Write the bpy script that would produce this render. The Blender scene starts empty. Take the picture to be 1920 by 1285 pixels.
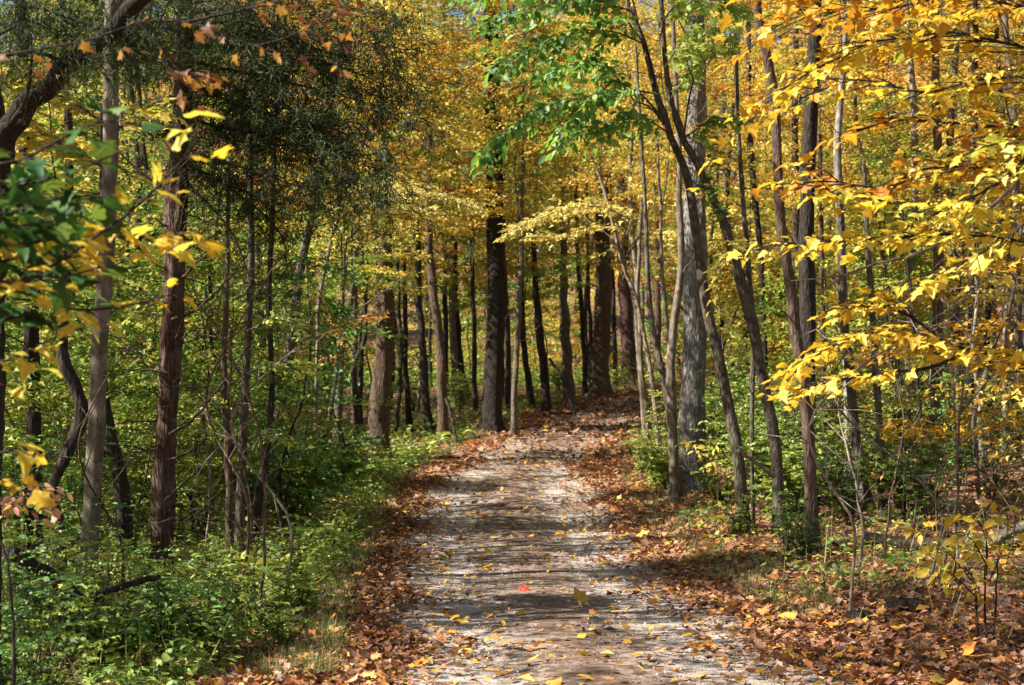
import bpy, math, random
import numpy as np

# ------------------------------------------------------------------ camera, light, exposure
scene = bpy.context.scene
FPX, YH, CZ = 3000.0, 800.0, 1.65          # focal length and horizon row in photo pixels, eye height
cam = bpy.data.cameras.new('camera')
cam_o = bpy.data.objects.new('camera', cam)
scene.collection.objects.link(cam_o)
cam_o.location = (0, 0, CZ)
cam_o.rotation_euler = (math.radians(90), 0, 0)
cam.sensor_width = 36.0
cam.lens = 36.0 * FPX / 1920.0
cam.shift_y = (YH - 642.5) / 1920.0
cam.clip_start = 0.1
cam.clip_end = 3000
cam.dof.use_dof = True
cam.dof.focus_distance = 14.0
cam.dof.aperture_fstop = 4.0
scene.camera = cam_o

SUN_EL, SUN_AZ = 43.0, -103.0                # degrees; azimuth from +Y towards +X (minus = from the left)
world = bpy.data.worlds.new('World'); scene.world = world; world.use_nodes = True
wn = world.node_tree; bg = wn.nodes['Background']
sky = wn.nodes.new('ShaderNodeTexSky'); sky.sky_type = 'NISHITA'; sky.sun_disc = False
sky.sun_elevation = math.radians(SUN_EL); sky.sun_rotation = math.radians(SUN_AZ)
wn.links.new(sky.outputs[0], bg.inputs[0]); bg.inputs[1].default_value = 0.05
sl = bpy.data.lights.new('sun', 'SUN'); sl.energy = 5.0; sl.angle = math.radians(0.5); sl.color = (1.0, 0.93, 0.82)
so = bpy.data.objects.new('sun', sl); scene.collection.objects.link(so)
from mathutils import Vector
_e, _a = math.radians(SUN_EL), math.radians(SUN_AZ)
sdir = Vector((math.sin(_a) * math.cos(_e), math.cos(_a) * math.cos(_e), math.sin(_e)))
so.rotation_euler = sdir.to_track_quat('Z', 'Y').to_euler()
so.location = sdir * 50
scene.view_settings.view_transform = 'Standard'
scene.view_settings.look = 'None'
scene.view_settings.exposure = 1.5
scene.view_settings.gamma = 1.0
cy = scene.cycles
cy.max_bounces = 6; cy.diffuse_bounces = 1; cy.glossy_bounces = 1; cy.transmission_bounces = 4
cy.transparent_max_bounces = 4; cy.caustics_reflective = False; cy.caustics_refractive = False
cy.use_denoising = True

R = np.random.default_rng(7)
rnd = random.Random(5)
COL = scene.collection

# ------------------------------------------------------------------ terrain functions
PY = np.array([-600, 0, 11, 18, 26, 32, 42, 50, 62, 80, 110, 150, 220, 300, 600.])
PZ = np.array([0, 0, -.12, .0, .38, .82, 1.65, 2.3, 3.35, 4.2, 6.5, 13, 36, 62, 90.])
_ty = np.linspace(-60, 620, 6801); _tz = np.interp(_ty, PY, PZ)
_k = np.hanning(41); _k /= _k.sum(); _tz = np.convolve(np.pad(_tz, 20, 'edge'), _k, 'valid')
CYs = np.array([-60, 0, 9, 11, 14, 18, 26, 32, 37, 42, 50, 54, 58, 62, 70, 80, 100.])
CXs = np.array([1.2, 1.15, .85, .66, .42, .15, -.06, .1, .8, 1.75, 3.5, 4.9, 7.0, 9.8, 16.5, 26, 45.])
_tc = np.interp(_ty, CYs, CXs); _k2 = np.hanning(51); _k2 /= _k2.sum(); _tc = np.convolve(np.pad(_tc, 25, 'edge'), _k2, 'valid')
def PC(y): return np.interp(y, _ty, _tc)
def G(x, y):
    x = np.asarray(x, float); y = np.asarray(y, float)
    z = np.interp(y, _ty, _tz)
    u = x - PC(np.clip(y, -60, 75))
    z = z + 0.075 * np.clip(u - 2.0, 0, 22) - 0.03 * np.clip(-u - 2.2, 0, 10)
    off = np.clip((np.abs(u) - 1.9) / 1.5, 0, 1)
    z = z + off * (0.06 * np.sin(x * 1.7 + y * .6) * np.sin(y * 1.1 - x * .4) + .04 * np.sin(x * 3.1 - y * 2.3))
    return z
def gz(x, y): return float(G(x, y))
def W(px, py, d): return np.array([(px - 960) / FPX * d, d, CZ + (YH - py) / FPX * d])

# ------------------------------------------------------------------ materials
def newmat(name):
    m = bpy.data.materials.new(name); m.use_nodes = True
    nt = m.node_tree; nt.nodes.clear()
    return m, nt, nt.nodes.new, nt.links.new
def ramp(nt, stops, interp='LINEAR'):
    r = nt.nodes.new('ShaderNodeValToRGB'); r.color_ramp.interpolation = interp
    el = r.color_ramp.elements
    while len(el) < len(stops): el.new(0.5)
    for e, (p, c) in zip(el, stops): e.position = p; e.color = (*c, 1)
    return r
def leaf_mat(name, cols, trans=0.38, tint=0.06, spots=False, gloss=0.05):
    m, nt, N, L = newmat(name)
    at = N('ShaderNodeAttribute'); at.attribute_name = 'rnd'
    oi = N('ShaderNodeObjectInfo')
    n = len(cols)
    add = N('ShaderNodeMath'); add.operation = 'MULTIPLY_ADD'; add.inputs[1].default_value = tint * 2
    L(oi.outputs['Random'], add.inputs[0]); L(at.outputs['Fac'], add.inputs[2])
    sub = N('ShaderNodeMath'); sub.operation = 'SUBTRACT'; sub.inputs[1].default_value = tint; sub.use_clamp = True
    L(add.outputs[0], sub.inputs[0])
    r = ramp(nt, [(i / (n - 1), c) for i, c in enumerate(cols)])
    L(sub.outputs[0], r.inputs[0])
    colout = r.outputs[0]
    if spots:
        tc = N('ShaderNodeTexCoord'); no = N('ShaderNodeTexNoise'); no.inputs['Scale'].default_value = 60; no.inputs['Detail'].default_value = 3
        L(tc.outputs['Object'], no.inputs['Vector'])
        rr = ramp(nt, [(.55, (1, 1, 1)), (.72, (.45, .28, .14))]); L(no.outputs['Fac'], rr.inputs[0])
        mx = N('ShaderNodeMix'); mx.data_type = 'RGBA'; mx.blend_type = 'MULTIPLY'; mx.inputs[0].default_value = .8
        L(colout, mx.inputs[6]); L(rr.outputs[0], mx.inputs[7]); colout = mx.outputs[2]
    d = N('ShaderNodeBsdfDiffuse'); t = N('ShaderNodeBsdfTranslucent')
    L(colout, d.inputs[0])
    g = N('ShaderNodeGamma'); g.inputs[1].default_value = 1.0; L(colout, g.inputs[0]); L(g.outputs[0], t.inputs[0])
    ms = N('ShaderNodeMixShader'); ms.inputs[0].default_value = trans
    L(d.outputs[0], ms.inputs[1]); L(t.outputs[0], ms.inputs[2])
    gl = N('ShaderNodeBsdfGlossy'); gl.inputs['Roughness'].default_value = .6; gl.inputs[0].default_value = (.7, .75, .8, 1)
    m2 = N('ShaderNodeMixShader'); m2.inputs[0].default_value = gloss
    L(ms.outputs[0], m2.inputs[1]); L(gl.outputs[0], m2.inputs[2])
    o = N('ShaderNodeOutputMaterial'); L(m2.outputs[0], o.inputs[0])
    return m
def bark_mat(name, dark, light, furrow=14.0, zs=.2, bump=.6, patch=None, patch_amt=.55, fine=60, dist=.02):
    m, nt, N, L = newmat(name)
    tc = N('ShaderNodeTexCoord'); mp = N('ShaderNodeMapping'); mp.inputs['Scale'].default_value = (1, 1, zs)
    L(tc.outputs['Object'], mp.inputs[0])
    n1 = N('ShaderNodeTexNoise'); n1.inputs['Scale'].default_value = furrow * 2.2; n1.inputs['Detail'].default_value = 6; n1.inputs['Distortion'].default_value = .6
    L(mp.outputs[0], n1.inputs['Vector'])
    v = N('ShaderNodeTexVoronoi'); v.inputs['Scale'].default_value = furrow; v.feature = 'DISTANCE_TO_EDGE'
    L(mp.outputs[0], v.inputs['Vector'])
    n2 = N('ShaderNodeTexNoise'); n2.inputs['Scale'].default_value = 5; n2.inputs['Detail'].default_value = 5
    L(tc.outputs['Object'], n2.inputs['Vector'])
    mul = N('ShaderNodeMath'); mul.operation = 'MULTIPLY_ADD'; mul.inputs[1].default_value = .8; mul.use_clamp = True
    L(v.outputs['Distance'], mul.inputs[0]); L(n1.outputs['Fac'], mul.inputs[2])
    r = ramp(nt, [(.38, dark), (.62, tuple((a + b) / 2 for a, b in zip(dark, light))), (.85, light)])
    L(mul.outputs[0], r.inputs[0]); colout = r.outputs[0]
    if patch:
        pr = ramp(nt, [(.48, (0, 0, 0)), (.6, (1, 1, 1))]); L(n2.outputs['Fac'], pr.inputs[0])
        pm = N('ShaderNodeMath'); pm.operation = 'MULTIPLY'; pm.inputs[1].default_value = patch_amt; L(pr.outputs[0], pm.inputs[0])
        mx = N('ShaderNodeMix'); mx.data_type = 'RGBA'; L(pm.outputs[0], mx.inputs[0]); L(colout, mx.inputs[6]); mx.inputs[7].default_value = (*patch, 1)
        colout = mx.outputs[2]
    oi = N('ShaderNodeObjectInfo'); mr = N('ShaderNodeMapRange'); mr.inputs[3].default_value = .75; mr.inputs[4].default_value = 1.2
    L(oi.outputs['Random'], mr.inputs[0])
    hs = N('ShaderNodeHueSaturation'); L(mr.outputs[0], hs.inputs['Value']); L(colout, hs.inputs['Color'])
    b = N('ShaderNodeBsdfPrincipled'); b.inputs['Roughness'].default_value = .85; b.inputs['Specular IOR Level'].default_value = .25
    L(hs.outputs[0], b.inputs['Base Color'])
    bp = N('ShaderNodeBump'); bp.inputs['Strength'].default_value = bump; bp.inputs['Distance'].default_value = dist
    L(mul.outputs[0], bp.inputs['Height']); L(bp.outputs[0], b.inputs['Normal'])
    o = N('ShaderNodeOutputMaterial'); L(b.outputs[0], o.inputs[0])
    return m
B = {
 'cedar': bark_mat('cedar_bark', (.025, .013, .009), (.15, .088, .064), 30, .09, 1.0, (.17, .125, .10), .4, dist=.04),
 'smooth': bark_mat('smooth_grey_bark', (.10, .08, .06), (.27, .235, .185), 6, .6, .7, (.09, .085, .055), .75, dist=.015),
 'oak': bark_mat('grey_oak_bark', (.05, .042, .035), (.38, .355, .33), 20, .25, 1.0, (.10, .095, .075), .6, dist=.04),
 'grey': bark_mat('grey_brown_bark', (.04, .03, .02), (.19, .15, .115), 22, .3, 1.0, (.17, .17, .13), .5, dist=.03),
 'pale': bark_mat('pale_tan_bark', (.11, .08, .055), (.34, .28, .22), 10, .4, .6, (.16, .14, .1), .5, dist=.015),
 'tan': bark_mat('tan_brown_bark', (.05, .03, .02), (.18, .12, .08), 24, .2, 1.0, (.14, .11, .08), .4, dist=.03),
 'dark': bark_mat('dark_brown_bark', (.012, .009, .007), (.06, .045, .036), 20, .22, 1.0, (.06, .055, .04), .4, dist=.03),
 'red': bark_mat('reddish_bark', (.035, .018, .013), (.12, .066, .05), 20, .08, 1.0, dist=.03),
 'black': bark_mat('blackish_bark', (.008, .006, .005), (.042, .032, .026), 20, .22, 1.0, (.03, .028, .02), .4, dist=.03),
 'white': bark_mat('whitish_bark', (.12, .10, .08), (.46, .43, .39), 8, .3, .6, (.10, .085, .07), .5, dist=.015),
}
YEL = [(.26, .36, .03), (.58, .40, .04), (.72, .54, .07), (.78, .66, .17), (.60, .54, .07), (.36, .46, .05)]
GOLD = [(.34, .17, .02), (.56, .30, .02), (.68, .44, .045), (.74, .56, .10), (.50, .44, .05), (.24, .32, .03)]
ORA = [(.44, .15, .02), (.62, .27, .03), (.70, .40, .05), (.72, .50, .09), (.36, .30, .04)]
YGR = [(.08, .19, .025), (.18, .32, .035), (.40, .48, .06), (.62, .56, .09), (.13, .26, .03)]
GRN = [(.035, .12, .015), (.07, .20, .025), (.13, .30, .035), (.26, .42, .05), (.10, .24, .03)]
LGR = [(.10, .20, .025), (.20, .32, .04), (.34, .44, .06), (.50, .50, .08), (.22, .34, .05)]
RED = [(.30, .05, .04), (.48, .12, .10), (.55, .26, .16), (.55, .38, .10), (.30, .28, .05)]
LM = {
 'yellow': leaf_mat('yellow_leaves', YEL), 'gold': leaf_mat('golden_leaves', GOLD), 'orange': leaf_mat('orange_leaves', ORA),
 'ygreen': leaf_mat('yellow_green_leaves', YGR), 'green': leaf_mat('green_leaves', GRN, .4, gloss=.07), 'lgreen': leaf_mat('light_green_leaves', LGR, .4, gloss=.06),
 'red': leaf_mat('red_leaves', RED), 'bright': leaf_mat('pale_yellow_leaves', [(.66, .46, .06), (.80, .64, .14), (.84, .72, .24), (.74, .60, .12)], .42), 'lime': leaf_mat('lime_leaves', [(.10, .22, .03), (.24, .38, .05), (.38, .50, .08), (.50, .56, .11)], .42),
 'rust': leaf_mat('rust_leaves', [(.14, .05, .02), (.26, .10, .025), (.38, .17, .03), (.50, .30, .05)], .45, spots=True),
 'midgreen': leaf_mat('mid_green_leaves', [(.05, .17, .025), (.12, .30, .04), (.22, .42, .055), (.40, .54, .08), (.16, .36, .045)], .5, gloss=.06),
 'mixed': leaf_mat('mixed_autumn_leaves', [(.10, .24, .03), (.30, .44, .05), (.66, .58, .07), (.74, .46, .05), (.16, .32, .04)]),
 'near_yellow': leaf_mat('near_yellow_leaves', [(.58, .34, .015), (.76, .52, .03), (.80, .64, .06), (.74, .68, .10), (.40, .52, .06)], .5, spots=True),
 'near_orange': leaf_mat('near_orange_leaves', [(.52, .20, .015), (.66, .32, .02), (.74, .44, .03), (.70, .52, .06), (.42, .42, .05)], .5, spots=True),
 'near_green': leaf_mat('near_green_leaves', [(.015, .05, .01), (.025, .09, .016), (.05, .14, .022), (.16, .24, .03)], .35, spots=True, gloss=.03),
 'cedar': leaf_mat('cedar_needles', [(.016, .034, .013), (.03, .055, .018), (.055, .085, .024), (.11, .105, .035)], .15, gloss=.02),
 'litter': leaf_mat('fallen_leaves', [(.04, .02, .012), (.13, .055, .03), (.29, .12, .055), (.42, .25, .15), (.22, .08, .035), (.48, .17, .035), (.55, .28, .07), (.10, .04, .022)], .12, 0, spots=False),
 'litter_yellow': leaf_mat('fallen_yellow_leaves', [(.62, .30, .02), (.78, .50, .04), (.70, .22, .03), (.80, .60, .10), (.5, .14, .03)], .2, 0, spots=True),
 'undergrowth': leaf_mat('undergrowth_leaves', [(.05, .13, .02), (.10, .22, .03), (.20, .34, .045), (.34, .44, .07), (.50, .48, .08), (.12, .24, .03)], .4, 0),
 'fallen_red': leaf_mat('fallen_red_leaf', [(.5, .03, .03), (.62, .08, .05), (.55, .05, .04)], .2, 0),
 'grass': leaf_mat('grass_blades', [(.07, .15, .03), (.16, .26, .05), (.34, .36, .10), (.46, .38, .16)], .3, 0),
}
def ground_mat():
    m, nt, N, L = newmat('leaf_litter_ground')
    tc = N('ShaderNodeTexCoord')
    def vor(scale, rot):
        mp = N('ShaderNodeMapping'); mp.inputs['Rotation'].default_value = (0, 0, rot)
        L(tc.outputs['Object'], mp.inputs[0])
        nz = N('ShaderNodeTexNoise'); nz.inputs['Scale'].default_value = scale * 1.5; L(mp.outputs[0], nz.inputs['Vector'])
        mx = N('ShaderNodeMix'); mx.data_type = 'RGBA'; mx.inputs[0].default_value = .06; L(mp.outputs[0], mx.inputs[6]); L(nz.outputs['Color'], mx.inputs[7])
        v = N('ShaderNodeTexVoronoi'); v.inputs['Scale'].default_value = scale; L(mx.outputs[2], v.inputs['Vector'])
        return v
    v1, v2 = vor(11, .3), vor(17, 1.2)
    big = N('ShaderNodeTexNoise'); big.inputs['Scale'].default_value = .7; big.inputs['Detail'].default_value = 6; L(tc.outputs['Object'], big.inputs['Vector'])
    stops = [(0, (.07, .035, .02)), (.2, (.20, .09, .05)), (.4, (.32, .15, .08)), (.55, (.15, .07, .045)), (.7, (.42, .24, .14)), (.85, (.36, .13, .045)), (.95, (.55, .32, .06))]
    r1 = ramp(nt, stops, 'CONSTANT'); r2 = ramp(nt, stops[::1], 'CONSTANT')
    s1 = N('ShaderNodeSeparateColor'); L(v1.outputs['Color'], s1.inputs[0]); L(s1.outputs[0], r1.inputs[0])
    s2 = N('ShaderNodeSeparateColor'); L(v2.outputs['Color'], s2.inputs[0]); L(s2.outputs[1], r2.inputs[0])
    gt = N('ShaderNodeMath'); gt.operation = 'GREATER_THAN'; gt.inputs[1].default_value = .5; L(s2.outputs[2], gt.inputs[0])
    mx = N('ShaderNodeMix'); mx.data_type = 'RGBA'; L(gt.outputs[0], mx.inputs[0]); L(r1.outputs[0], mx.inputs[6]); L(r2.outputs[0], mx.inputs[7])
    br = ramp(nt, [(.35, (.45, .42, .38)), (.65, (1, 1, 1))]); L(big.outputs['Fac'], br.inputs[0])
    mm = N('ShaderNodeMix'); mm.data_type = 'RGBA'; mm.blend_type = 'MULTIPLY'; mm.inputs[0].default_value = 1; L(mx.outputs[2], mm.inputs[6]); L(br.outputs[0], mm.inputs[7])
    b = N('ShaderNodeBsdfPrincipled'); b.inputs['Roughness'].default_value = .9; L(mm.outputs[2], b.inputs['Base Color'])
    bp = N('ShaderNodeBump'); bp.inputs['Strength'].default_value = 1; bp.inputs['Distance'].default_value = .04
    ad = N('ShaderNodeMath'); L(v1.outputs['Distance'], ad.inputs[0]); L(s1.outputs[1], ad.inputs[1])
    L(ad.outputs[0], bp.inputs['Height']); L(bp.outputs[0], b.inputs['Normal'])
    o = N('ShaderNodeOutputMaterial'); L(b.outputs[0], o.inputs[0])
    return m
def path_mat():
    m, nt, N, L = newmat('gravel_path')
    tc = N('ShaderNodeTexCoord')
    at = N('ShaderNodeAttribute'); at.attribute_name = 'u'
    # soft wear: tracks pale, centre strip with dark crumbs
    n1 = N('ShaderNodeTexNoise'); n1.inputs['Scale'].default_value = 1.8; n1.inputs['Detail'].default_value = 9; n1.inputs['Roughness'].default_value = .75
    n2 = N('ShaderNodeTexNoise'); n2.inputs['Scale'].default_value = 22; n2.inputs['Detail'].default_value = 5; n2.inputs['Roughness'].default_value = .7
    v = N('ShaderNodeTexVoronoi'); v.inputs['Scale'].default_value = 55
    v2 = N('ShaderNodeTexVoronoi'); v2.inputs['Scale'].default_value = 16
    for x in (n1, n2, v, v2): L(tc.outputs['Object'], x.inputs['Vector'])
    base = ramp(nt, [(.3, (.22, .18, .15)), (.5, (.36, .315, .28)), (.72, (.48, .435, .40))]); L(n2.outputs['Fac'], base.inputs[0])
    ab = N('ShaderNodeMath'); ab.operation = 'ABSOLUTE'; L(at.outputs['Fac'], ab.inputs[0])
    tr = ramp(nt, [(.0, (.62, .62, .62)), (.25, (.3, .3, .3)), (.42, (.0, .0, .0)), (.66, (.1, .1, .1)), (.9, (.8, .8, .8))]); L(ab.outputs[0], tr.inputs[0])
    mu = N('ShaderNodeMath'); mu.operation = 'MULTIPLY_ADD'; mu.inputs[1].default_value = .55; L(tr.outputs[0], mu.inputs[0]); L(n1.outputs['Fac'], mu.inputs[2])
    dm = ramp(nt, [(.5, (0, 0, 0)), (.85, (1, 1, 1))]); L(mu.outputs[0], dm.inputs[0])
    # crumbs of leaves and soil
    sp = N('ShaderNodeSeparateColor'); L(v2.outputs['Color'], sp.inputs[0])
    ml = N('ShaderNodeMath'); ml.operation = 'MULTIPLY_ADD'; ml.inputs[1].default_value = .6; L(dm.outputs[0], ml.inputs[0]); L(sp.outputs[0], ml.inputs[2])
    gt = ramp(nt, [(1.0 - .04, (0, 0, 0)), (1.0, (1, 1, 1))]); L(ml.outputs[0], gt.inputs[0])
    mx = N('ShaderNodeMix'); mx.data_type = 'RGBA'; L(dm.outputs[0], mx.inputs[0]); L(base.outputs[0], mx.inputs[6]); mx.inputs[7].default_value = (.17, .115, .08, 1)
    mx2 = N('ShaderNodeMix'); mx2.data_type = 'RGBA'; L(gt.outputs[0], mx2.inputs[0]); L(mx.outputs[2], mx2.inputs[6]); mx2.inputs[7].default_value = (.12, .07, .045, 1)
    vr = ramp(nt, [(0, (.85, .85, .85)), (1, (1.15, 1.12, 1.1))]); sv = N('ShaderNodeSeparateColor'); L(v.outputs['Color'], sv.inputs[0]); L(sv.outputs[0], vr.inputs[0])
    mm = N('ShaderNodeMix'); mm.data_type = 'RGBA'; mm.blend_type = 'MULTIPLY'; mm.inputs[0].default_value = .8; L(mx2.outputs[2], mm.inputs[6]); L(vr.outputs[0], mm.inputs[7])
    b = N('ShaderNodeBsdfPrincipled'); b.inputs['Roughness'].default_value = .85; L(mm.outputs[2], b.inputs['Base Color'])
    bp = N('ShaderNodeBump'); bp.inputs['Strength'].default_value = .45; bp.inputs['Distance'].default_value = .008
    ad = N('ShaderNodeMath'); ad.operation = 'ADD'; L(v.outputs['Distance'], ad.inputs[0]); L(n2.outputs['Fac'], ad.inputs[1])
    L(ad.outputs[0], bp.inputs['Height']); L(bp.outputs[0], b.inputs['Normal'])
    o = N('ShaderNodeOutputMaterial'); L(b.outputs[0], o.inputs[0])
    return m
def stone_mat():
    m, nt, N, L = newmat('pebble_stone')
    at = N('ShaderNodeAttribute'); at.attribute_name = 'rnd'
    r = ramp(nt, [(0, (.16, .13, .11)), (.3, (.34, .30, .27)), (.7, (.5, .46, .42)), (1, (.66, .63, .6))]); L(at.outputs['Fac'], r.inputs[0])
    b = N('ShaderNodeBsdfPrincipled'); b.inputs['Roughness'].default_value = .8; L(r.outputs[0], b.inputs['Base Color'])
    o = N('ShaderNodeOutputMaterial'); L(b.outputs[0], o.inputs[0]); return m
M_GROUND, M_PATH, M_STONE = ground_mat(), path_mat(), stone_mat()

# ------------------------------------------------------------------ mesh accumulator
def nrm(v):
    return v / np.maximum(np.linalg.norm(v, axis=-1, keepdims=True), 1e-9)
TEMPL = {}
def templ(name, verts, faces): TEMPL[name] = (np.array(verts, float), np.array(faces, int))
def _half(pts, centre, drop=.25, fold=.1):
    v = [(0, 0, 0)] + [(a, b, 0) for a, b in pts] + [(1, 0, 0)] + [(a, -b, 0) for a, b in reversed(pts)] + [(centre, 0, 0)]
    v = [(a, b, -drop * a * a - (.0 if b == 0 else -fold * abs(b)) - .25 * b * b) for a, b, c in v]
    n = len(v) - 1
    return v, [(n, i, (i + 1) % n) for i in range(n)]
templ('maple', *_half([(-.06, .22), (.02, .50), (.16, .34), (.34, .36), (.50, .62), (.55, .36), (.66, .20), (.80, .22)], .35))
templ('maple_b', *_half([(-.08, .18), (-.02, .46), (.14, .30), (.30, .40), (.44, .58), (.50, .32), (.62, .24), (.78, .17)], .3, .55, .35))
templ('maple_c', *_half([(-.04, .24), (.06, .44), (.2, .36), (.34, .30), (.56, .50), (.55, .30), (.70, .22), (.80, .16)], .4, .1, -.25))
templ('maple_lo', *_half([(.02, .46), (.26, .28), (.55, .56), (.62, .2)], .3))
templ('oval', *_half([(.22, .22), (.6, .24)], .45, .25, .25))
templ('kite', [(0, 0, 0), (.42, .38, .10), (1, 0, -.16), (.42, -.38, .10)], [(0, 1, 2), (0, 2, 3)])
templ('star', [(0, 0, 0), (.12, .46, .02), (.42, .2, .06), (1, 0, -.2), (.42, -.2, .06), (.12, -.46, .02)], [(0, 1, 2), (0, 2, 3), (0, 3, 4), (0, 4, 5)])
templ('blade', [(0, -.035, 0), (0, .035, 0), (1, 0, 0)], [(0, 1, 2)])
templ('curl', *_half([(.0, .4), (.3, .30), (.55, .52), (.7, .2)], .4, -.35, .25))

class Acc:
    def __init__(s):
        s.V = []; s.F = []; s.n = 0; s.rnd = []; s.q = []   # F: list of (faces array k-gons), material idx
    def raw(s, V, F, mat=0, rv=None):
        V = np.asarray(V, float); F = np.asarray(F, int)
        s.V.append(V); s.F.append((F + s.n, mat)); s.rnd.append(np.full(len(V), .5) if rv is None else rv); s.n += len(V)
    def leaves(s, P, D, Nn, S, kind='kite', mat=0, rv=None, width=1.0):
        if len(P) == 0: return
        T, Fc = TEMPL[kind]
        D = nrm(D); side = nrm(np.cross(Nn, D)); Nn = np.cross(D, side)
        S = np.broadcast_to(np.asarray(S, float), (len(P),))
        V = (P[:, None] + S[:, None, None] * (T[None, :, 0:1] * D[:, None] + T[None, :, 1:2] * width * side[:, None] + T[None, :, 2:3] * Nn[:, None]))
        k = len(T)
        F = (Fc[None] + (np.arange(len(P)) * k)[:, None, None]).reshape(-1, Fc.shape[1])
        if rv is None: rv = R.random(len(P))
        s.raw(V.reshape(-1, 3), F, mat, np.repeat(rv, k))
    def tube(s, pts, rad, sides=6, mat=0, rough=0.0, seed=0, cap=True):
        pts = np.asarray(pts, float); n = len(pts)
        rad = np.broadcast_to(np.asarray(rad, float), (n,))
        t = nrm(np.gradient(pts, axis=0))
        ref = np.array([0, 1., 0]) if abs(t[:, 1]).mean() < .8 else np.array([1., 0, 0])
        a = nrm(np.cross(t, ref)); b = np.cross(t, a)
        th = np.linspace(0, 2 * np.pi, sides, endpoint=False)
        rr = np.ones((n, sides))
        if rough > 0:
            h = np.cumsum(np.r_[0, np.linalg.norm(np.diff(pts, axis=0), axis=1)])
            g = np.random.default_rng(seed)
            for q in range(7):
                k = g.integers(1, 7); f = g.uniform(.3, 5); ph, p2 = g.uniform(0, 6.28, 2)
                rr += rough * .5 * np.sin(k * th[None] + ph + .8 * np.sin(f * .4 * h[:, None])) * np.sin(f * h[:, None] + p2)
            rr += rough * .35 * g.standard_normal((n, sides))
        V = pts[:, None] + (rad[:, None] * rr)[:, :, None] * (np.cos(th)[None, :, None] * a[:, None] + np.sin(th)[None, :, None] * b[:, None])
        i = np.arange(n - 1)[:, None] * sides; j = np.arange(sides)[None]; j2 = (j + 1) % sides
        F = np.stack([i + j, i + j2, i + sides + j2, i + sides + j], -1).reshape(-1, 4)
        s.raw(V.reshape(-1, 3), F, mat)
        if cap and sides >= 6:
            o = (n - 1) * sides
            s.F.append((np.array([[s.n - sides + q for q in range(sides)]]), mat))
    def build(s, name, mats, parent=None, smooth=True, origin=None, link=True):
        V = np.concatenate(s.V)
        if parent is not None and origin is None: origin = np.array(parent.location)
        if origin is not None: V = V - origin
        me = bpy.data.meshes.new(name)
        me.vertices.add(len(V)); me.vertices.foreach_set('co', V.astype(np.float32).ravel())
        loops = np.concatenate([f.ravel() for f, m in s.F]).astype(np.int32)
        tot = np.concatenate([np.full(len(f), f.shape[1]) for f, m in s.F])
        starts = np.r_[0, np.cumsum(tot)[:-1]].astype(np.int32)
        mi = np.concatenate([np.full(len(f), m) for f, m in s.F]).astype(np.int32)
        me.loops.add(len(loops)); me.loops.foreach_set('vertex_index', loops)
        me.polygons.add(len(tot)); me.polygons.foreach_set('loop_start', starts)
        me.polygons.foreach_set('material_index', mi)
        if smooth: me.polygons.foreach_set('use_smooth', np.ones(len(tot), bool))
        at = me.attributes.new('rnd', 'FLOAT', 'POINT'); at.data.foreach_set('value', np.concatenate(s.rnd).astype(np.float32))
        me.update(calc_edges=True)
        for m in (mats if isinstance(mats, (list, tuple)) else [mats]): me.materials.append(m)
        o = bpy.data.objects.new(name, me)
        if link: COL.objects.link(o)
        if parent is not None: o.parent = parent
        return o

def tag(o, label=None, cat=None, group=None, kind=None):
    if label: o['label'] = label
    if cat: o['category'] = cat
    if group: o['group'] = group
    if kind: o['kind'] = kind
    return o
def empty(name, loc, label, cat, group=None, rz=0):
    o = bpy.data.objects.new(name, None); o.empty_display_size = .3
    COL.objects.link(o); o.location = [float(v) for v in loc]; o.rotation_euler = (0, 0, rz)
    return tag(o, label, cat, group)
def place_copy(name, protos, loc, rz, sc, label, cat, group, mats=None):
    """a thing standing at loc made from copies of prototype part objects"""
    e = empty(name, loc, label, cat, group, rz); e.scale = (sc, sc, sc) if not isinstance(sc, tuple) else sc
    for k, p in enumerate(protos):
        c = p.copy(); COL.objects.link(c); c.parent = e; c.name = p.name.split('.')[0]
        if mats and mats[k] is not None:
            c.material_slots[0].link = 'OBJECT'; c.material_slots[0].material = mats[k]
    return e
def smooth_line(pts, n=40, jit=0.0, seed=1):
    pts = np.asarray(pts, float)
    d = np.r_[0, np.cumsum(np.linalg.norm(np.diff(pts, axis=0), axis=1))]
    P = np.vstack([2 * pts[0] - pts[1], pts, 2 * pts[-1] - pts[-2]])
    out = []
    for t in np.linspace(0, d[-1] * .99999, n):
        i = int(np.searchsorted(d, t, 'right') - 1); i = min(i, len(pts) - 2)
        u = (t - d[i]) / (d[i + 1] - d[i]); p0, p1, p2, p3 = P[i:i + 4]
        out.append(.5 * ((2 * p1) + (-p0 + p2) * u + (2 * p0 - 5 * p1 + 4 * p2 - p3) * u * u + (-p0 + 3 * p1 - 3 * p2 + p3) * u ** 3))
    out = np.array(out)
    if jit > 0:
        g = np.random.default_rng(seed); t = np.linspace(0, 1, n)
        for q in range(5):
            f = g.uniform(2, 16); out[:, 0] += jit * np.sin(f * t * 3 + g.uniform(0, 6)) / 2; out[:, 1] += jit * np.sin(f * t * 3 + g.uniform(0, 6)) / 2
    return out
def rand_dirs(n, up=0.0, spread=1.0):
    v = R.standard_normal((n, 3)) * spread; v[:, 2] += up
    return nrm(v)
UP = np.array([0, 0, 1.])
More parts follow.
